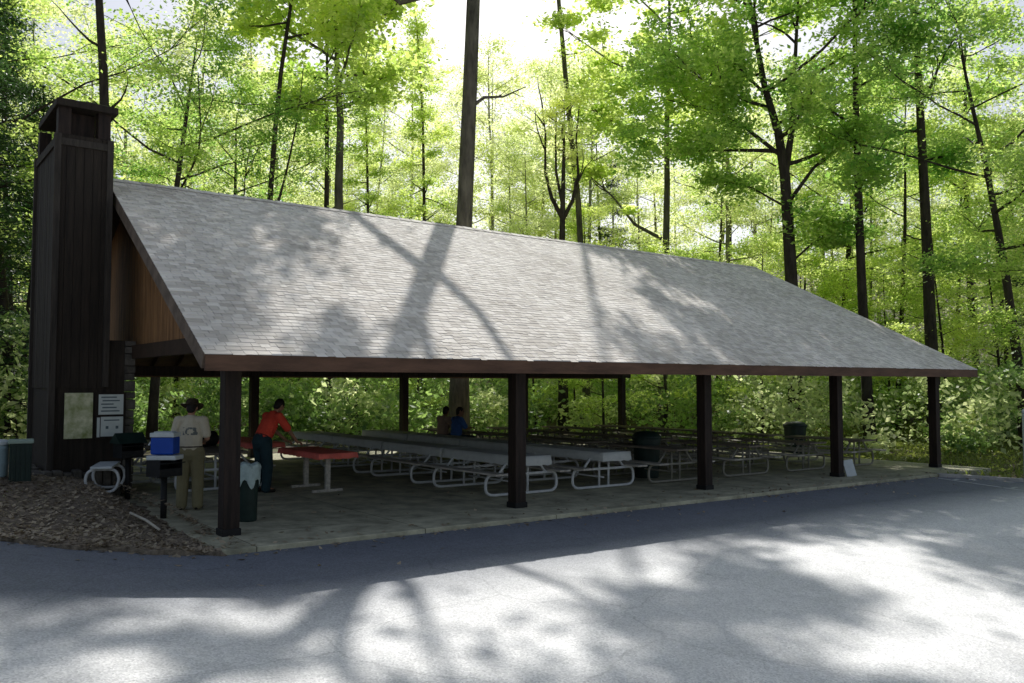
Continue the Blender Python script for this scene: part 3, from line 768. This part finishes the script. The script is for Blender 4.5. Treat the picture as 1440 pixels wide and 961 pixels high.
# ------------------------------------------------------------------ people
def bake_blob(name, mb, m, parent, voxel=.008, smooth=6):
    o = mb.build(name, m)
    r = o.modifiers.new('r', 'REMESH'); r.mode = 'VOXEL'; r.voxel_size = voxel; r.use_smooth_shade = True
    s = o.modifiers.new('s', 'SMOOTH'); s.iterations = smooth; s.factor = .5
    dg = bpy.context.evaluated_depsgraph_get(); me = bpy.data.meshes.new_from_object(o.evaluated_get(dg))
    o.modifiers.clear(); old = o.data; o.data = me; me.name = name; bpy.data.meshes.remove(old)
    me.polygons.foreach_set('use_smooth', [True]*len(me.polygons)); o.parent = parent
    return o
def limb(mb, pts, rad, flat=None):
    pts = [Vector(p) for p in pts]
    for (a, b), (ra, rb) in zip(zip(pts, pts[1:]), zip(rad, rad[1:])):
        n = max(2, int((b-a).length/(min(ra, rb)*.35)))
        for i in range(n+1):
            t = i/n; p = a.lerp(b, t); r = ra+(rb-ra)*t
            mb.ell(p, (r, r, r) if flat is None else (r*flat[0], r*flat[1], r), nu=10, nv=7)
def hand(mb, wr, d, side, palm_dir):
    """palm and five curled fingers; d points along the hand, palm_dir out of the palm"""
    d = d.normalized(); pdir = (palm_dir - d*palm_dir.dot(d)).normalized(); ac = d.cross(pdir).normalized()*side
    Rm = Matrix((ac, pdir, d)).transposed()
    mb.ell(wr+d*.05, (.040,.016,.052), Rm)
    for k, (o_, ln) in enumerate(((-.028,.062),(-.010,.074),(.009,.070),(.026,.055))):
        p0 = wr+d*.075+ac*(-o_); p1 = p0+d*ln*.45+pdir*.006; p2 = p1+d*ln*.35+pdir*.018; p3 = p2+d*ln*.1+pdir*.022
        limb(mb, [p0, p1, p2, p3], [.0095,.0088,.008,.007])
    p0 = wr+d*.025+ac*.03; p1 = p0+ac*.028+d*.025+pdir*.012; p2 = p1+d*.028+pdir*.012
    limb(mb, [p0, p1, p2], [.012,.010,.008])
def person(label, loc, rz, J, shirt, pants, hair='hair', hat=False, skin='skin', sleeve=.75, name='person', scale=1):
    p = empty(name, loc, rz, label, 'person'); p.scale = (scale,)*3
    V = {k: Vector(v) for k, v in J.items()}
    up = (V['neck']-V['pelvis']).normalized(); hd = V['head']; face = V['face'].normalized()
    hz = (hd-V['neck']).normalized(); hz = (hz - face*hz.dot(face)).normalized(); hx = face.cross(hz)
    HR = Matrix((hx, face, hz)).transposed()
    mb = MB()
    mb.ell(hd+hz*.015, (.074,.094,.105), HR, 16, 12); mb.ell(hd-hz*.045+face*.022, (.056,.066,.07), HR, 14, 10)
    mb.ell(hd+face*.098-hz*.012, (.013,.019,.024), HR); mb.ell(hd+face*.084-hz*.062, (.026,.014,.011), HR)
    mb.ell(hd+face*.078-hz*.095, (.024,.02,.018), HR)
    for s in (-1, 1): mb.ell(hd+hx*s*.077-hz*.005, (.012,.02,.032), HR)
    limb(mb, [hd-hz*.05-face*.01, V['neck']-up*.04], [.053,.06])
    limb(mb, [V['neck']-up*.08, V['chest'], V['pelvis']], [.09,.12,.12], (1.2,.8))
    for s in 'LR':
        sg = -1 if s == 'L' else 1
        limb(mb, [V['sh'+s], V['el'+s], V['wr'+s]], [.05,.041,.027])
        hand(mb, V['wr'+s], V['hd'+s], sg, V['pa'+s])
        limb(mb, [V['hip'+s], V['kn'+s], V['an'+s]], [.078,.052,.036])
        limb(mb, [V['an'+s], V['toe'+s]], [.036,.03])
    bake_blob('body', mb, M[skin], p, .0065, 3)
    mb = MB()
    limb(mb, [V['shL'].lerp(V['shR'], .12), V['shL'].lerp(V['shR'], .88)], [.078,.078])
    limb(mb, [V['neck']-up*.07, V['chest'], V['pelvis']+up*.02], [.115,.172,.165], (1.10,.84))
    for s in 'LR':
        e_ = V['sh'+s].lerp(V['el'+s], sleeve); limb(mb, [V['sh'+s], e_], [.082,.074])
    bake_blob('shirt', mb, M[shirt], p, .009, 5)
    mb = MB()
    limb(mb, [V['pelvis']+up*.03, V['pelvis']-up*.06], [.160,.164], (1.10,.86))
    for s in 'LR':
        limb(mb, [V['hip'+s]-up*.0, V['kn'+s], V['an'+s]], [.125,.098,.088])
    bake_blob('trousers', mb, M[pants], p, .009, 5)
    mb = MB(); R_ = Matrix.Identity(3)
    z = up; x_ = (V['hipR']-V['hipL']).normalized(); y_ = z.cross(x_); R_ = Matrix((x_, y_, z)).transposed()
    for q in range(1): mb.ell(V['pelvis']+up*.045, (.186,.148,.022), R_, 24, 8)
    mb.build('belt', M['belt'], p, smooth=True)
    for s in 'LR':
        mb = MB(); a_, t_ = V['an'+s], V['toe'+s]; f = (t_-a_); f.z = 0
        limb(mb, [Vector((a_.x, a_.y, max(a_.z-.035, .045)))-f.normalized()*.03, Vector((t_.x, t_.y, .035+min(a_.z, t_.z)*.0))], [.046,.036], (1.0,1.0))
        bake_blob('shoe', mb, M['shoe'], p, .009, 2)
    mb = MB()
    mb.ell(hd+hz*.03-face*.014, (.083,.098,.102), HR, 18, 12); mb.ell(hd-hz*.03-face*.045, (.07,.06,.075), HR, 14, 10)
    if hair:
        ho = bake_blob('hair', mb, M[hair], p, .007, 2)
    for s in (-1, 1):
        mb = MB(); mb.ell(hd+face*.089+hx*s*.03+hz*.012, (.012,.008,.007), HR); mb.build('eye', M['eye'], p, smooth=True)
    if hat:
        mb = MB(); vs = []; prof = [(.085,.03),(.17,.025),(.175,.035),(.10,.048),(.096,.09),(.085,.13),(.05,.15),(.0,.145)]; n = 26
        for (r, z) in prof:
            for j in range(n):
                a = 2*PI*j/n; q = Vector((r*math.cos(a), r*1.08*math.sin(a), z - (.02*math.cos(2*a) if r > .15 else 0)*-1)); vs.append(hd+HR @ q)
        mb.add(vs, [(i*n+j, i*n+(j+1) % n, (i+1)*n+(j+1) % n, (i+1)*n+j) for i in range(len(prof)-1) for j in range(n)])
        mb.build('hat', M['hat'], p, smooth=True)
    return p
PW = 1.0
stand = dict(pelvis=(0,0,.95), chest=(0,.01,1.24), neck=(0,-.005,1.46), head=(0,.05,1.60), face=(.1,1,-.35),
    shL=(-.185,0,1.40), elL=(-.255,-.02,1.12), wrL=(-.19,.20,1.02), hdL=(.3,1,-.2), paL=(0,0,-1),
    shR=(.185,0,1.40), elR=(.25,.0,1.12), wrR=(.17,.22,1.06), hdR=(-.3,1,-.1), paR=(0,0,-1),
    hipL=(-.095,0,.90), knL=(-.11,.02,.49), anL=(-.12,-.01,.09), toeL=(-.14,.15,.04),
    hipR=(.095,0,.90), knR=(.11,.03,.49), anR=(.12,-.01,.09), toeR=(.15,.15,.04))
person('person in tan shirt, khaki trousers and dark brimmed hat standing with their back turned', (.27, 2.55, SZ(.3)), math.radians(52.2-90+10), stand, 'tan_shirt', 'khaki', hat=True)
lean = dict(pelvis=(0,-.04,.95), chest=(0,.10,1.20), neck=(0,.22,1.40), head=(0,.32,1.53), face=(.0,.85,-.5),
    shL=(-.19,.18,1.34), elL=(-.24,.36,1.10), wrL=(-.17,.60,.88), hdL=(.1,1,-.3), paL=(0,0,-1),
    shR=(.19,.18,1.34), elR=(.25,.34,1.10), wrR=(.2,.56,.88), hdR=(0,1,-.3), paR=(0,0,-1),
    hipL=(-.1,-.04,.90), knL=(-.12,.02,.48), anL=(-.12,-.1,.09), toeL=(-.13,.06,.04),
    hipR=(.1,-.04,.90), knR=(.12,.0,.48), anR=(.13,-.04,.09), toeR=(.14,.12,.04))
person('person in orange red shirt leaning over the red cloth table', (2.08, 4.12, SZ(2.2)), math.radians(-90+14), lean, 'orange', 'jeans', skin='skin', sleeve=.85, scale=1.04)
sit = dict(pelvis=(0,0,.55), chest=(0,.03,.84), neck=(0,.06,1.06), head=(0,.12,1.20), face=(-.2,1,-.25),
    shL=(-.18,.05,1.0), elL=(-.24,.17,.78), wrL=(-.12,.38,.80), hdL=(.3,1,0), paL=(0,0,-1),
    shR=(.18,.05,1.0), elR=(.24,.17,.78), wrR=(.12,.38,.80), hdR=(-.3,1,0), paR=(0,0,-1),
    hipL=(-.09,.02,.52), knL=(-.13,.44,.50), anL=(-.13,.38,.10), toeL=(-.14,.52,.04),
    hipR=(.09,.02,.52), knR=(.13,.44,.50), anR=(.13,.38,.10), toeR=(.14,.52,.04))
person('seated person in brown shirt with dark hair, left of the one in blue', (9.30, 9.15, SZ(9.3)), math.radians(-90+8), sit, 'brown_shirt', 'jeans', skin='skin_dark', scale=1.1)
sit2 = dict(sit); sit2['face'] = (.5,1,-.2)
person('seated person in dark blue shirt at the far picnic tables', (9.32, 8.50, SZ(9.3)), math.radians(-90-5), sit2, 'blue_shirt', 'jeans', skin='skin_dark', scale=1.1)

# ------------------------------------------------------------------ trees
def limb_path(a, d, L_, n=6, curl=.12, up=.05):
    pts = [Vector(a)]; d = Vector(d).normalized()
    for i in range(n):
        d = (d + Vector((random.gauss(0, curl), random.gauss(0, curl), random.gauss(up, curl)))).normalized()
        pts.append(pts[-1]+d*L_/n)
    return pts
def lerp_path(pts, t):
    k = t*(len(pts)-1); i = min(int(k), len(pts)-2); return pts[i].lerp(pts[i+1], k-i)
def make_tree(name, hgt, r0, crown0, crad, nlimb, ncl, nleaf, lsize, leafm, barkm, trunk=None, spread=.7, flat=.45, shape='oval', csize=.9, limbs=None, stubs=0, twig=True, bare=None, extra=None, cvar=(.55,1.35)):
    """trunk polyline + limbs; leaf clumps sit on the limbs' outer halves"""
    root = empty(name); wood = MB(); clumps = []
    if trunk is None:
        trunk = [Vector((0,0,-.3))]; lean = Vector((random.gauss(0,.02), random.gauss(0,.02), 1))
        for i in range(10):
            lean = (lean + Vector((random.gauss(0,.025), random.gauss(0,.025), .05))).normalized(); trunk.append(trunk[-1]+lean*(hgt+.3)/10)
    else: trunk = [Vector(p) for p in trunk]
    n = len(trunk); rad = [r0*(1.25 if i == 0 else 1)*(1-(i/(n-1)))**.75+.015 for i in range(n)]
    wood.tube(trunk, rad, 9)
    top = trunk[-1].z
    lp = []
    for i in range(nlimb):
        t = i/(nlimb-1) if nlimb > 1 else .5
        zf = crown0/top + (1-crown0/top)*(.02+.93*t); a = lerp_path(trunk, min(.985, zf))
        if shape == 'oval': R_ = crad*(math.sin(PI*(.12+.8*t))**.7)
        elif shape == 'cone': R_ = crad*(1.02-t)
        else: R_ = crad*(.55+.45*t)
        ang = i*2.4+random.uniform(-.4,.4); tilt = spread*(.15+.6*t) if shape != 'cone' else random.uniform(-.25, .05)
        d = Vector((math.cos(ang), math.sin(ang), tilt)); L_ = R_*random.uniform(.75, 1.15)
        lp.append((limb_path(a, d, L_, 6, .10, .03 if shape != 'cone' else -.03), max(.012, r0*.34*(1-.7*t))))
    if limbs:
        for pts, rr in limbs: lp.append(([Vector(q) for q in pts], rr))
    for pts, rr in lp:
        m_ = len(pts); wood.tube(pts, [rr*(1-.85*i/(m_-1))+.006 for i in range(m_)], 6)
        if twig:
            for q in range(4):
                t = random.uniform(.3, .95); a = lerp_path(pts, t); d = (pts[-1]-pts[0]).normalized()+Vector((random.gauss(0,.6), random.gauss(0,.6), random.gauss(.15,.3)))
                tw = limb_path(a, d, (pts[-1]-pts[0]).length*random.uniform(.2,.45), 4, .15); wood.tube(tw, [rr*.35*(1-.8*i/4)+.004 for i in range(5)], 4)
                clumps.append(tw[-1])
    for i in range(stubs):
        t = random.uniform(.2, .55); a = lerp_path(trunk, t); ang = random.uniform(0, 2*PI)
        wood.tube(limb_path(a, (math.cos(ang), math.sin(ang), random.uniform(.1,.6)), random.uniform(.6,2.2), 5, .2), [.04,.035,.025,.02,.012,.005], 5)
    for pts, rr in (bare or []):
        wood.tube(pts, [rr*(1-.85*i/(len(pts)-1))+.006 for i in range(len(pts))], 6)
        for q in range(3): wood.tube(limb_path(lerp_path([Vector(p) for p in pts], .3+.25*q), (1,0,random.uniform(-.3,.8)), .8, 4, .2), [.02,.015,.012,.008,.004], 4)
    wood.build('trunk', M[barkm], root, smooth=True)
    while len(clumps) < ncl:
        pts, rr = random.choice(lp); p = lerp_path(pts, random.uniform(.35, 1.05) if True else 1)
        clumps.append(p+Vector((random.gauss(0,.35), random.gauss(0,.35), random.gauss(0,.25)))*csize)
    clumps = clumps[:ncl] + [Vector(q) for q in (extra or [])]
    C = np.array([tuple(c) for c in clumps]); per = nleaf//len(C)
    sc_ = rng.uniform(*cvar, size=(len(C),1,1))
    off = rng.normal(size=(len(C), per, 3))*np.array([.55,.55,.55*flat])*csize*sc_
    if shape == 'cone': off[:,:,2] -= .15*np.abs(off[:,:,0])
    pos = (C[:,None,:]+off).reshape(-1,3)
    me = leaf_mesh('crown', leaves_np(pos, lsize, .45, .4), M[leafm]); cr = bpy.data.objects.new('crown', me); col.objects.link(cr); cr.parent = root
    return root
def put(o, u, d, label, group=None, rz=None, sc_=1, cat='tree'):
    p = at(u, d); o.location = p; o.rotation_euler = (0,0,random.uniform(0, 6.28) if rz is None else rz); o.scale = (sc_,)*3
    return tag(o, label, cat, group)

YR = YAW-PI/2     # rotation that turns a tree's local +X to the camera's right and +Y away from it
# -- the tall canopy trees with bare stems (crowns above the picture throw the dappled shade)
T1 = make_tree('canopy_tree', 40, .34, 30, 4.5, 10, 80, 8000, .30, 'leaf_mid', 'bark_light',
   trunk=[(0,0,-.3),(.03,0,3),(.1,0,6),(.22,0,9),(.38,0,13),(.52,0,17),(.58,0,19.2),(.42,0,20.6),(.1,0,22),(-.4,0,24),(-.9,0,28),(-1.2,0,34),(-1.3,0,40)], csize=1.0, stubs=0, extra=[(random.uniform(-7.5,-2), random.uniform(-1.5,2.5), random.uniform(16.8,21)) for _ in range(22)]+[(random.uniform(1,4.5), random.uniform(-1,1), random.uniform(19,23)) for _ in range(8)],
   bare=[([(.35,0,12.2),(.9,0,12.6),(1.6,.2,12.7),(2.4,.3,13.1)], .07),
         ([(.5,0,16.9),(-.8,0,16.5),(-2.2,.2,16.2),(-3.3,.2,17.1),(-4.6,0,18.9),(-6.2,0,20.5)], .13),
         ([(.5,0,16.7),(1.6,0,17.3),(2.8,0,18.7),(3.8,0,20.3)], .12), ([(.55,0,17.9),(1.2,0,19.1),(1.7,0,20.9),(2.0,0,22.3)], .13),
         ([(.58,0,19),(.8,0,20.6),(1.3,0,22),(2,0,24)], .16)])
put(T1, 645, 30, 'thick bare trunk with limbs forking high, standing behind the middle of the roof', rz=YR)
TB = make_tree('canopy_tree', 20, .16, 13.5, 3.3, 10, 55, 5500, .28, 'leaf_mid', 'bark', stubs=5, csize=1.0)
put(TB, 466, 36, 'slim straight dark trunk, left of the paired stems above the roof', rz=1)
T3 = make_tree('canopy_tree', 20, .27, 13, 4.0, 12, 80, 9000, .28, 'leaf_mid', 'bark_light', csize=1.0,
   trunk=[(.25,0,-.3),(.3,0,4),(.2,0,6.2),(-.25,0,8.2),(-.3,0,10),(-.25,0,13),(-.4,0,15),(-.5,0,17.5),(-.6,0,20)])
put(T3, 484, 34, 'thicker paired trunk with an S bend low on its stem', rz=YR)
def cp(src, u, d, label, group=None, rz=None, s=1):
    return put(copy_tree(src), u, d, label, group, rz, s)
cp(TB, 140, 25, 'dark straight trunk rising directly behind the chimney', None, 2.2, 1.15)
TP = make_tree('pine_tree', 22, .12, 4, 2.3, 40, 230, 15000, .15, 'leaf_mid', 'bark', shape='cone', flat=.4, csize=.6, stubs=8)
put(TP, 597, 44, 'thin dark conifer stem with short side twigs, left of the thickest trunk')
cp(TP, 516, 50, 'thin conifer right of the S bent trunk', None, 3)
TG = make_tree('forked_tree', 15.5, .21, 12.5, 1.3, 8, 90, 4200, .15, 'leaf_far', 'bark', csize=.5,
   trunk=[(0,0,-.3),(0,0,4),(-.05,0,8),(.0,0,10.4),(.05,0,12.5),(.1,0,15.5)],
   limbs=[([(-.03,0,9.9),(-.5,0,10.8),(-.8,0,12.0),(-.78,0,13.8),(-.95,.1,15.2)], .11),
          ([(0,0,9.8),(.45,0,10.7),(.72,0,11.9),(.62,0,13.5),(.8,0,15.4)], .11), ([(0,0,10.4),(-.3,0,12),(-.32,0,13.6),(-.25,0,15)], .08)])
put(TG, 792, 38, 'goblet shaped tree whose stem splits into upright bare forks above the roof', rz=YR)
T7 = make_tree('broadleaf_tree', 24, .22, 13.5, 5.8, 13, 95, 26000, .24, 'leaf_mid', 'bark_light', csize=.8, cvar=(.5,1.2), extra=[(random.uniform(-4.5,4), random.uniform(-4,4), random.uniform(14.5,20)) for _ in range(55)],
   limbs=[([(0,0,9.2),(-1.3,0,9.9),(-2.3,0,11.2),(-3.6,0,12.4)], .09)])
put(T7, 932, 40, 'mid sized trunk with a long limb reaching left over the roof', rz=YR)
T8 = make_tree('maple_tree', 22, .30, 9.5, 7.4, 12, 220, 42000, .22, 'leaf_green', 'bark', csize=.95, flat=.35, cvar=(.5,1.3), extra=[(random.uniform(-6.8,-2.2), random.uniform(-2.5,3), random.uniform(11.5,17)) for _ in range(60)],
   trunk=[(.35,0,-.3),(.3,0,4),(.15,0,8),(0,0,11.2),(-.25,0,13),(-.8,0,15),(-1.3,0,18),(-1.6,0,21)],
   limbs=[([(0,0,11.2),(.3,0,13),(.5,.2,15),(.7,.2,18),(.8,0,20.5)], .16), ([(.1,0,10),(1.2,0,11.5),(2.4,.3,12.6),(4,.3,14)], .09),
          ([(.2,0,7.5),(1.1,0,8.3),(2.0,.2,8.8),(3.2,0,9.1)], .05), ([(-.1,0,12),(-1.6,0,13.2),(-3,0,14),(-5,.4,14.6)], .09), ([(-.6,0,14.5),(-2.4,-.8,15.8),(-4.4,-1.2,16.8)], .07),
          ([(.5,.2,15),(2.2,-.6,16),(4.4,-1,16.6)], .07), ([(.1,0,9.8),(-1.2,.6,10.8),(-2.6,1,11.3)], .05)])
put(T8, 1108, 35, 'dark forked trunk carrying the broad green crown right of centre', rz=YR)
T9 = make_tree('broadleaf_tree', 24, .22, 9, 4.6, 11, 110, 11000, .24, 'leaf_green', 'bark', csize=1.0)
put(T9, 1222, 34, 'dark trunk just left of the low right end of the roof')
T10 = make_tree('broadleaf_tree', 27, .27, 12, 5.2, 12, 130, 13000, .25, 'leaf_green', 'bark', csize=1.05, stubs=7)
put(T10, 1312, 35, 'tall dark straight trunk behind the roof corner at right')
cp(T9, 1377, 45, 'thinner stem right of the tall dark trunk', None, 2, .95)
T11 = make_tree('canopy_tree', 38, .17, 29, 8.2, 16, 84, 19000, .34, 'leaf_mid', 'bark_light', csize=.8, cvar=(.6,1.3), stubs=6)
put(T11, 826, 41, 'very tall slim pale trunk between the goblet tree and the long limbed tree')
T12 = make_tree('broadleaf_tree', 24, .13, 15.5, 5.2, 13, 85, 15000, .25, 'leaf_mid', 'bark', csize=.8, cvar=(.6,1.3),
   bare=[([(0,0,6.5),(.6,0,8),(1.1,0,10),(1.5,0,12),(1.7,0,14)], .06)])
put(T12, 357, 31, 'slim dark trunk with one slanting limb, above the left third of the roof', rz=YR)
# near maples whose sprays hang in at the upper corners
TM = make_tree('maple_tree', 15, .17, 6.2, 6.2, 14, 160, 22000, .14, 'leaf_green', 'bark', csize=.95, flat=.3, shape='oval', spread=.5)
put(TM, 215, 29, 'green maple spreading layered boughs above the left end of the roof', rz=1.2)
cp(TM, 20, 25, 'green maple left of the chimney with boughs at the upper left corner', None, 3.9, .95)
cp(TM, 1440, 31, 'green maple at the upper right corner', None, 2.5, 1.1)
cp(TM, 1180, 48, 'maple with flat boughs behind the broad green crown', None, .5, 1.2)
cp(TM, 330, 36, 'maple of twin thin stems behind the left third of the roof', None, 5, .9)
# -- background woods: six prototypes, copied
G = 'background trees in the bright woods behind the pavilion'
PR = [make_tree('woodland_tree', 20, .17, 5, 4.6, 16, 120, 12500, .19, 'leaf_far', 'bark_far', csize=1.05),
      make_tree('woodland_tree', 17, .13, 3, 4.0, 15, 115, 12500, .17, 'leaf_mid', 'bark', csize=.85, flat=.35),
      make_tree('woodland_tree', 11, .08, 1.5, 3.4, 14, 100, 10500, .155, 'leaf_mid', 'bark', csize=.75, flat=.3),
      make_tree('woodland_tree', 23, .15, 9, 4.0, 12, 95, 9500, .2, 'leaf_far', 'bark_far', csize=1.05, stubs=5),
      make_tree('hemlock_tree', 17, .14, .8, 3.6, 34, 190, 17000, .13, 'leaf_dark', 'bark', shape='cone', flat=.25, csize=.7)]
LB = ['pale yellow green tree in the sunlit woods far behind the pavilion', 'leafy mid green tree in the woods behind the pavilion',
      'low bushy young tree under the taller woods', 'tall pale tree with bare lower stem in the far woods', 'dark drooping hemlock in the shaded woods']
first = [True]*5
def wood_tree(k, u, d, s):
    if first[k]: o = PR[k]; first[k] = False
    else: o = copy_tree(PR[k])
    put(o, u, d, LB[k], ['pale background trees','mid green background trees','low young background trees','tall bare stemmed background trees','dark hemlocks'][k], None, s)
random.seed(21)
for i in range(46):       # far row
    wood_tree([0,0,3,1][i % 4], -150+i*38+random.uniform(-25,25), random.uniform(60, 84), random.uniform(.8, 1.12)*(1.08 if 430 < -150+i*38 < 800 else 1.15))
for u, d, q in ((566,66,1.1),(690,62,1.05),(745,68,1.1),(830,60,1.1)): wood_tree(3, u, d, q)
for i in range(27):       # middle row
    u = -100+i*62+random.uniform(-25,25)
    wood_tree([1,0,2,0,3][i % 5], u, random.uniform(44, 58), random.uniform(.7, 1.0)*(.85 if 430 < u < 900 else 1.0))
for i in range(24):       # low young trees just behind the roof
    u = -60+i*66+random.uniform(-25,25)
    wood_tree(2, u, random.uniform(35, 46), random.uniform(.55, .85))
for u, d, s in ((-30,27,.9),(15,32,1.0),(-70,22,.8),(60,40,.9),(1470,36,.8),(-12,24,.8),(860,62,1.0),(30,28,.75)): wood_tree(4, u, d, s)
for u, d, s in ((1260,42,1.0),(1345,48,1.1),(1420,40,.9),(1010,52,1.0),(1160,56,1.1),(250,44,.9),(120,36,.85),(1480,30,.8)): wood_tree(1, u, d, s)

# -- undergrowth: shrubs and ferns filling the shade beyond the posts
c = []; random.seed(5)
cs = ([], [])
def bush(px, py, r, h, n):
    z = H(px, py); k = random.random() < .55
    for q in range(int(5+6*r)):
        a = random.uniform(0, 2*PI); t = random.random()**.8; rr = r*math.sqrt(random.random())*(1.1-.4*t)
        x, y, zz = px+rr*math.cos(a), py+rr*math.sin(a), z+.1+h*t*.95; sg = random.uniform(.16, .34)*(.7+.4*r)
        for _ in range(int(n/(5+6*r))): cs[k].append((x+random.gauss(0, sg), y+random.gauss(0, sg), max(z+.02, zz+random.gauss(0, sg*.6))))
for i in range(330):
    u = random.uniform(-120, 1560); d = random.uniform(30, 60) if u < 1180 else random.uniform(25.5, 56)
    if u < 80: d = random.uniform(20, 50)
    p = at(u, d)
    if -2.5 < p.x < 22.5 and p.y < 14.2: continue
    if p.x > 17 and p.y < 3 and (p.x*.613+p.y*.79) < 16: continue
    r = random.uniform(.9, 2.1); bush(p.x, p.y, r, r*random.uniform(1.0, 2.0), int(420*r))
for k, nm, mt, lb in ((0, 'undergrowth', 'leaf_under', 'dense pale leafy undergrowth of shrubs and saplings in the woods beyond the posts'),
                      (1, 'undergrowth', 'leaf_shrub', 'darker green shrub layer mixed through the woods beyond the posts')):
    o = bpy.data.objects.new(nm, leaf_mesh(nm, leaves_np(np.array(cs[k]), .19, .2, .75, aspect=.6), M[mt])); col.objects.link(o)
    tag(o, lb, 'undergrowth', kind='stuff')

# ------------------------------------------------------------------ render settings
sc.view_settings.view_transform = 'Standard'; sc.view_settings.look = 'None'; sc.view_settings.exposure = 0; sc.view_settings.gamma = 1
sc.cycles.max_bounces = 8; sc.cycles.diffuse_bounces = 4; sc.cycles.transmission_bounces = 6; sc.cycles.transparent_max_bounces = 6
sc.cycles.use_denoising = True; sc.cycles.sample_clamp_indirect = 8
